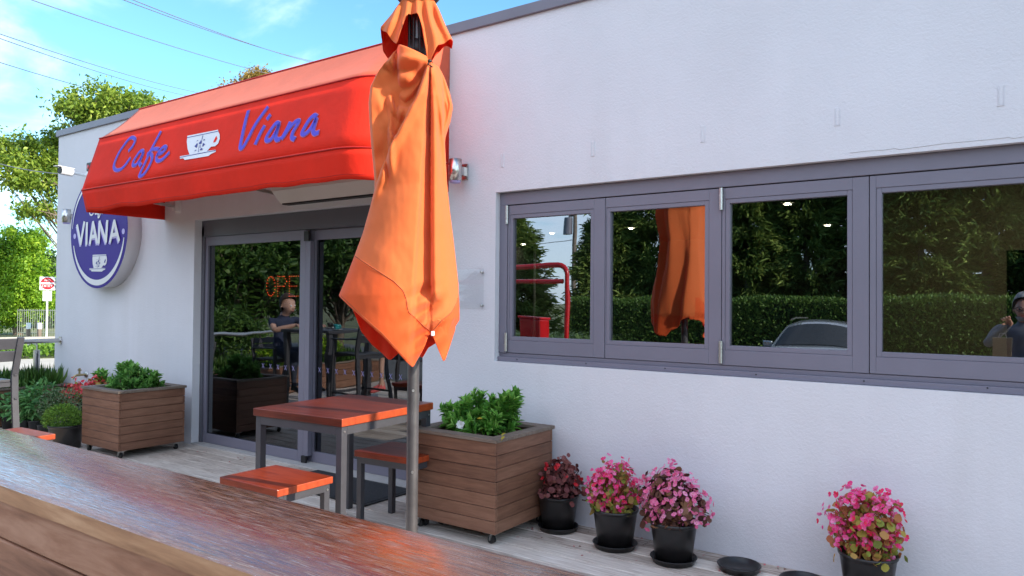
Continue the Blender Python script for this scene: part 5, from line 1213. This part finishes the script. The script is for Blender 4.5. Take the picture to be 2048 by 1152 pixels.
def conifer(x, y, h, rad, lab, seed, nl=26000, grp='tall conifers behind the hedge'):
    r = np.random.default_rng(seed); z0 = gz(x, y); t = thing('conifer', lab, 'tree', (x, y, z0), group=grp)
    p = MB(); p.tube([(x, y, z0), (x, y, z0+h*.95)], [.16, .03], 8); build('trunk', p, m_bark, t)
    nb = 230; tz = r.random(nb)**.9*.96; a = r.random(nb)*2*pi; L = rad*(1-tz)**.65*(.7+.45*r.random(nb))+.12
    i = r.integers(0, nb, nl); f = r.random(nl)**.55; q = np.stack([x+np.cos(a[i])*L[i]*f, y+np.sin(a[i])*L[i]*f, z0+h*tz[i]+L[i]*f*(.30-.25*f)], 1)+r.normal(size=(nl, 3))*.10
    D = np.stack([np.cos(a[i]), np.sin(a[i]), .35-.6*r.random(nl)], 1)+r.normal(size=(nl, 3))*.4; sh = r.normal(size=nb)*.15
    leaves('crown', q, D, r.normal(size=(nl, 3))*.5+np.array([0, 0, 1]), .26*(.5+.9*r.random(nl)), .062, 'lance', m_tl['con'], t, .42+sh[i]+.15*r.normal(size=nl)); return t
cx0 = refl_y(1225, 600, -18.6)[0]; k = 0; x = cx0
LABC = ['conifer at the left end of the row, mirrored right of the utility pole', 'conifer mirrored in the second window pane beside the umbrella reflection', 'conifer mirrored behind the umbrella reflection', 'conifer mirrored at the left of the third window pane', 'conifer mirrored above the parked car',
        'conifer mirrored at the right of the third window pane', 'conifer mirrored at the left of the fourth window pane', 'conifer mirrored in the middle of the fourth window pane', 'conifer mirrored above the seated person', 'conifer at the right end of the mirrored row']
while k < 10:
    conifer(x, -18.6-.5*(k % 3), [5.4, 7.0, 7.6, 7.2, 6.8, 7.4, 6.6, 7.3, 7.6, 7.0][k], 1.75, LABC[k], 80+k); x += 1.55; k += 1
q = refl(1022, 600, 30); conifer(q[0], q[1], 5.6, 2.0, 'lone conifer mirrored at the left edge of the first window pane', 95)
# unseen cypress, added east of the deck to keep the bar in shade
conifer(7.2, -2.0, 7.6, .95, 'unseen columnar cypress added to shade the bar', 96, 9000, None)
# unseen slim post, added past the windows to cast a shadow band on the table
t = thing('shadow_post', 'unseen slim grey post added to cast a shadow band on the table', 'post', (.9, -.53, 0))
p = MB(); p.tube([(.9, -.53, 0), (.9, -.53, 3.3)], .03, 14); build('shadow_post_tube', p, m_pole, t)
p = MB(); p.box(.83, .97, -.60, -.46, .001, .012); build('shadow_post_base', p, m_steel, t)
# pampas grass
m_pam = leafmat('pampas_blade', [(.05, .10, .02), (.10, .18, .035), (.20, .28, .08)], .2, .5)
for k, (px, s, lab) in enumerate(((1062, 15.5, 'tall arching pampas grass mirrored left of the red post'), (1108, 16.5, 'tall arching pampas grass mirrored behind the red post'))):
    q = refl(px, 640, s); z0 = gz(q[0], q[1]); t = thing('pampas_grass', lab, 'grass clump', (q[0], q[1], z0), group='pampas grass across the car park'); n = 700; P = []; D = []; U = []; L = []; st = MB()
    for j in range(n):
        a = rng.random()*2*pi; le = .15+.55*rng.random(); b0 = np.array([q[0]+rng.normal()*.18, q[1]+rng.normal()*.18, z0]); L1 = 1.0+.5*rng.random(); d1 = np.array([cos(a)*le, sin(a)*le, 1.]); m1 = b0+d1*L1*.75; d2 = np.array([cos(a)*(le+.6), sin(a)*(le+.6), .15]); d2 /= np.linalg.norm(d2); e_ = m1+d2*.55*L1; d3 = e_+np.array([cos(a)*.25, sin(a)*.25, -.35])
        sdv = np.array([-sin(a), cos(a), 0])*.009; st.add([b0-sdv, b0+sdv, m1-sdv, m1+sdv, e_-sdv*.8, e_+sdv*.8, d3], [(0, 1, 3, 2), (2, 3, 5, 4), (4, 5, 6)], 0, False, rng.random())
    build('blades', st, m_pam, t)
# red tubular frame and bin
m_redp = plain('red_gloss_paint', (.50, .008, .012), .25, .06, 3, coat=.4)
c1 = refl(1133, 530, 11.0); z1 = c1[2]; c2 = refl(1122, 563, 11.0)
t = thing('tubular_frame', 'bright red tubular frame, mirrored in the first window pane', 'frame', (c1[0], c1[1], gz(c1[0], c1[1])))
g_ = gz(c1[0], c1[1]); p = MB(); R0 = .16
p.tube([(c1[0], c1[1], g_), (c1[0], c1[1], z1-R0)]+[(c1[0]-R0+R0*cos(a), c1[1], z1-R0+R0*sin(a)) for a in np.linspace(0, pi/2, 8)[1:]]+[(c1[0]-2.2, c1[1], z1)]+[(c1[0]-2.2-R0*sin(a), c1[1], z1-R0+R0*cos(a)) for a in np.linspace(0, pi/2, 8)[1:]]+[(c1[0]-2.2-R0, c1[1], g_)], .04, 14)
build('outer_hoop', p, m_redp, t)
p = MB(); p.tube([(c1[0]-2.25, c1[1]-.0, c2[2]), (c1[0]-.08, c1[1]-.0, c2[2])], .038, 12); build('cross_bar', p, m_redp, t)
q = refl(1067, 655, 11.6); zb_ = gz(q[0], q[1]); t = thing('red_bin', 'red rectangular bin mirrored below the red frame', 'bin', (q[0], q[1], zb_))
p = MB(); zt2 = q[2]+.15; p.box(q[0]-.19, q[0]+.19, q[1]-.15, q[1]+.15, zb_, zt2); build('bin_body', p, m_redp, t, bevel=.02)
p = MB(); p.box(q[0]-.205, q[0]+.205, q[1]-.165, q[1]+.165, zt2+.001, zt2+.035); build('lid', p, m_rfl, t, bevel=.01)
# utility pole with transformer, mirrored
q = refl(1149, 600, 40); gzq = gz(q[0], q[1]); t = thing('utility_pole', 'timber utility pole with a grey transformer box, mirrored in the first window pane', 'utility pole', (q[0], q[1], gzq))
p = MB(); p.tube([(q[0], q[1], gzq), (q[0], q[1], 9.5)], [.17, .12], 12); build('pole', p, m_cap, t)
zt3 = refl(1140, 450, 40)[2]; p = MB(); p.tube([(q[0]-.45, q[1]+.1, zt3-.45), (q[0]-.45, q[1]+.1, zt3+.45)], .27, 16); build('transformer', p, m_coping, t)
p = MB(); p.box(q[0]-1.1, q[0]+1.1, q[1]-.06, q[1]+.06, 8.8, 8.95); p.box(q[0]-.5, q[0]+.1, q[1]-.05, q[1]+.05, zt3+.5, zt3+.58); build('cross_arm', p, m_cap, t)
p = MB(); w0 = np.array([q[0], q[1], refl(1150, 478, 40)[2]]); w1 = w0+np.array([-30, 6, .4]); p.tube([w0+(w1-w0)*u-np.array([0, 0, 3.*u*(1-u)]) for u in np.linspace(0, 1, 14)], .02, 5); tag(build('power_line', p, m_black), 'single overhead wire leaving the mirrored utility pole', 'power line')
# overhead lines in the sky
LN = [((75, 0), (540, 150), 'single overhead wire crossing the middle of the sky'), ((258, 0), (598, 118), 'lower wire of the close pair at the top of the sky'), ((276, 0), (606, 122), 'upper wire of the close pair at the top of the sky'),
      ((0, 64), (372, 182), 'upper wire of the pair on the left side of the sky'), ((0, 73), (345, 187), 'lower wire of the pair on the left side of the sky'), ((0, 121), (300, 206), 'single overhead wire running in front of the green treetop'), ((0, 318), (124, 348), 'thin service wire reaching the building corner at camera height')]
for k, (a, b_, lab) in enumerate(LN):
    s0, s1 = (19, 36) if k < 6 else (10.5, 9.6); ex0, ex1 = (-.6, 1.35) if k < 6 else (-.8, 1.0)
    A = ats(*a, s0); B = ats(*b_, s1); A2 = A+(B-A)*ex0; B2 = A+(B-A)*ex1
    p = MB(); p.tube([A2+(B2-A2)*u+np.array([0, 0, -.35*(1-(2*u-1)**2)*(1 if k < 6 else .2)+.25*(1 if k < 6 else 0)]) for u in np.linspace(0, 1, 20)], .013 if k < 6 else .006, 5); tag(build('power_line', p, m_coping), lab, 'power line', 'overhead power lines')

# ================================================================== PARKED CAR (mirrored in the third pane)
cz = -.495; cxl = refl_y(1552, 690, -11.9)[0]; CW = 1.74; ccx = cxl+.75; fy = -10.7
car = thing('parked_car', 'silver car parked facing the cafe, its roof mirrored in the third window pane', 'car', (ccx, fy-2.2, cz))
m_car = plain('silver_car_paint', (.42, .44, .47), .25, .04, 2, metal=.6, coat=.8); m_cgl = plain('dark_car_glass', (.02, .024, .028), .06, .1)
m_tyre = plain('tyre_rubber', (.015, .015, .015), .8, .2)
prof = [(0, .35), (-.03, .62), (-.12, .84), (-1.05, .99), (-1.80, 1.50), (-2.2, 1.56), (-3.4, 1.53), (-4.0, 1.12), (-4.25, .98), (-4.3, .40)]
def cwid(z): return CW/2*(1-.26*max(0, (z-.9)/.7))*(1 if z > .55 else .97)
p = MB(); G = []
for yv, z in prof:
    hw = cwid(z); G.append([(ccx+hw*u, fy+yv-.10*abs(u)**3*(1 if yv > -1 else 0), cz+z-.05*abs(u)**4*(1 if z > .8 else 0)) for u in np.linspace(-1, 1, 13)])
p.grid(G)
for s in (-1, 1):
    poly = [(ccx+s*cwid(z), fy+yv, cz+z-.05*(1 if z > .8 else 0)) for yv, z in prof]; low = [(ccx+s*CW/2*.97, fy-4.3, cz+.25), (ccx+s*CW/2*.97, fy, cz+.25)]
    p.add(poly+low, [tuple(range(len(poly)+2)) if s > 0 else tuple(reversed(range(len(poly)+2)))])
build('body', p, m_car, car)
p = MB(); G = []
for t_ in (.08, .5, .92):
    yv = -1.05-.75*t_; z = .99+.51*t_; hw = cwid(z)*.92; G.append([(ccx+hw*u, fy+yv+.012, cz+z+.012-.05*abs(u)**4) for u in np.linspace(-1, 1, 9)])
p.grid(G); build('windscreen', p, m_cgl, car)
for s in (-1, 1):
    p = MB(); p.add([(ccx+s*(cwid(z)+.006), fy+yv, cz+z-.04) for yv, z in ((-1.35, 1.05), (-1.85, 1.42), (-3.3, 1.42), (-3.8, 1.08))], [(0, 1, 2, 3) if s > 0 else (3, 2, 1, 0)]); build('side_window', p, m_cgl, car)
    p = MB(); p.tube([(ccx+s*.66, fy-2.0, cz+1.575), (ccx+s*.66, fy-2.3, cz+1.60), (ccx+s*.66, fy-3.3, cz+1.57)], .018, 8); build('roof_rail', p, m_chrome, car)
    p = MB(); p.lathe([(0, 0), (.11, 0), (.13, .05), (.0, .08)], (ccx+s*.62, fy-.08, cz+.70), 20, axis='y'); build('headlight', p, m_white, car)
    p = MB(); p.obox((ccx+s*(CW/2+.08), fy-1.3, cz+1.02), (.10, .06, .07), (1, 0, 0), (0, 1, 0)); build('wing_mirror', p, m_car, car, bevel=.03, seg=3)
    for yv in (-.82, -3.42):
        p = MB(); xw = ccx+s*(CW/2-.12); p.tube([(xw-.1, fy+yv, cz+.32), (xw+.1, fy+yv, cz+.32)], .32, 28); wh = build('wheel', p, m_tyre, car)
        p = MB(); p.tube([(xw+s*.1, fy+yv, cz+.32), (xw+s*.106, fy+yv, cz+.32)], .21, 24); build('rim', p, m_chrome, wh)
p = MB(); p.box(ccx-.45, ccx+.45, fy-.02, fy+.012, cz+.42, cz+.56); build('grille', p, m_black, car, bevel=.01)
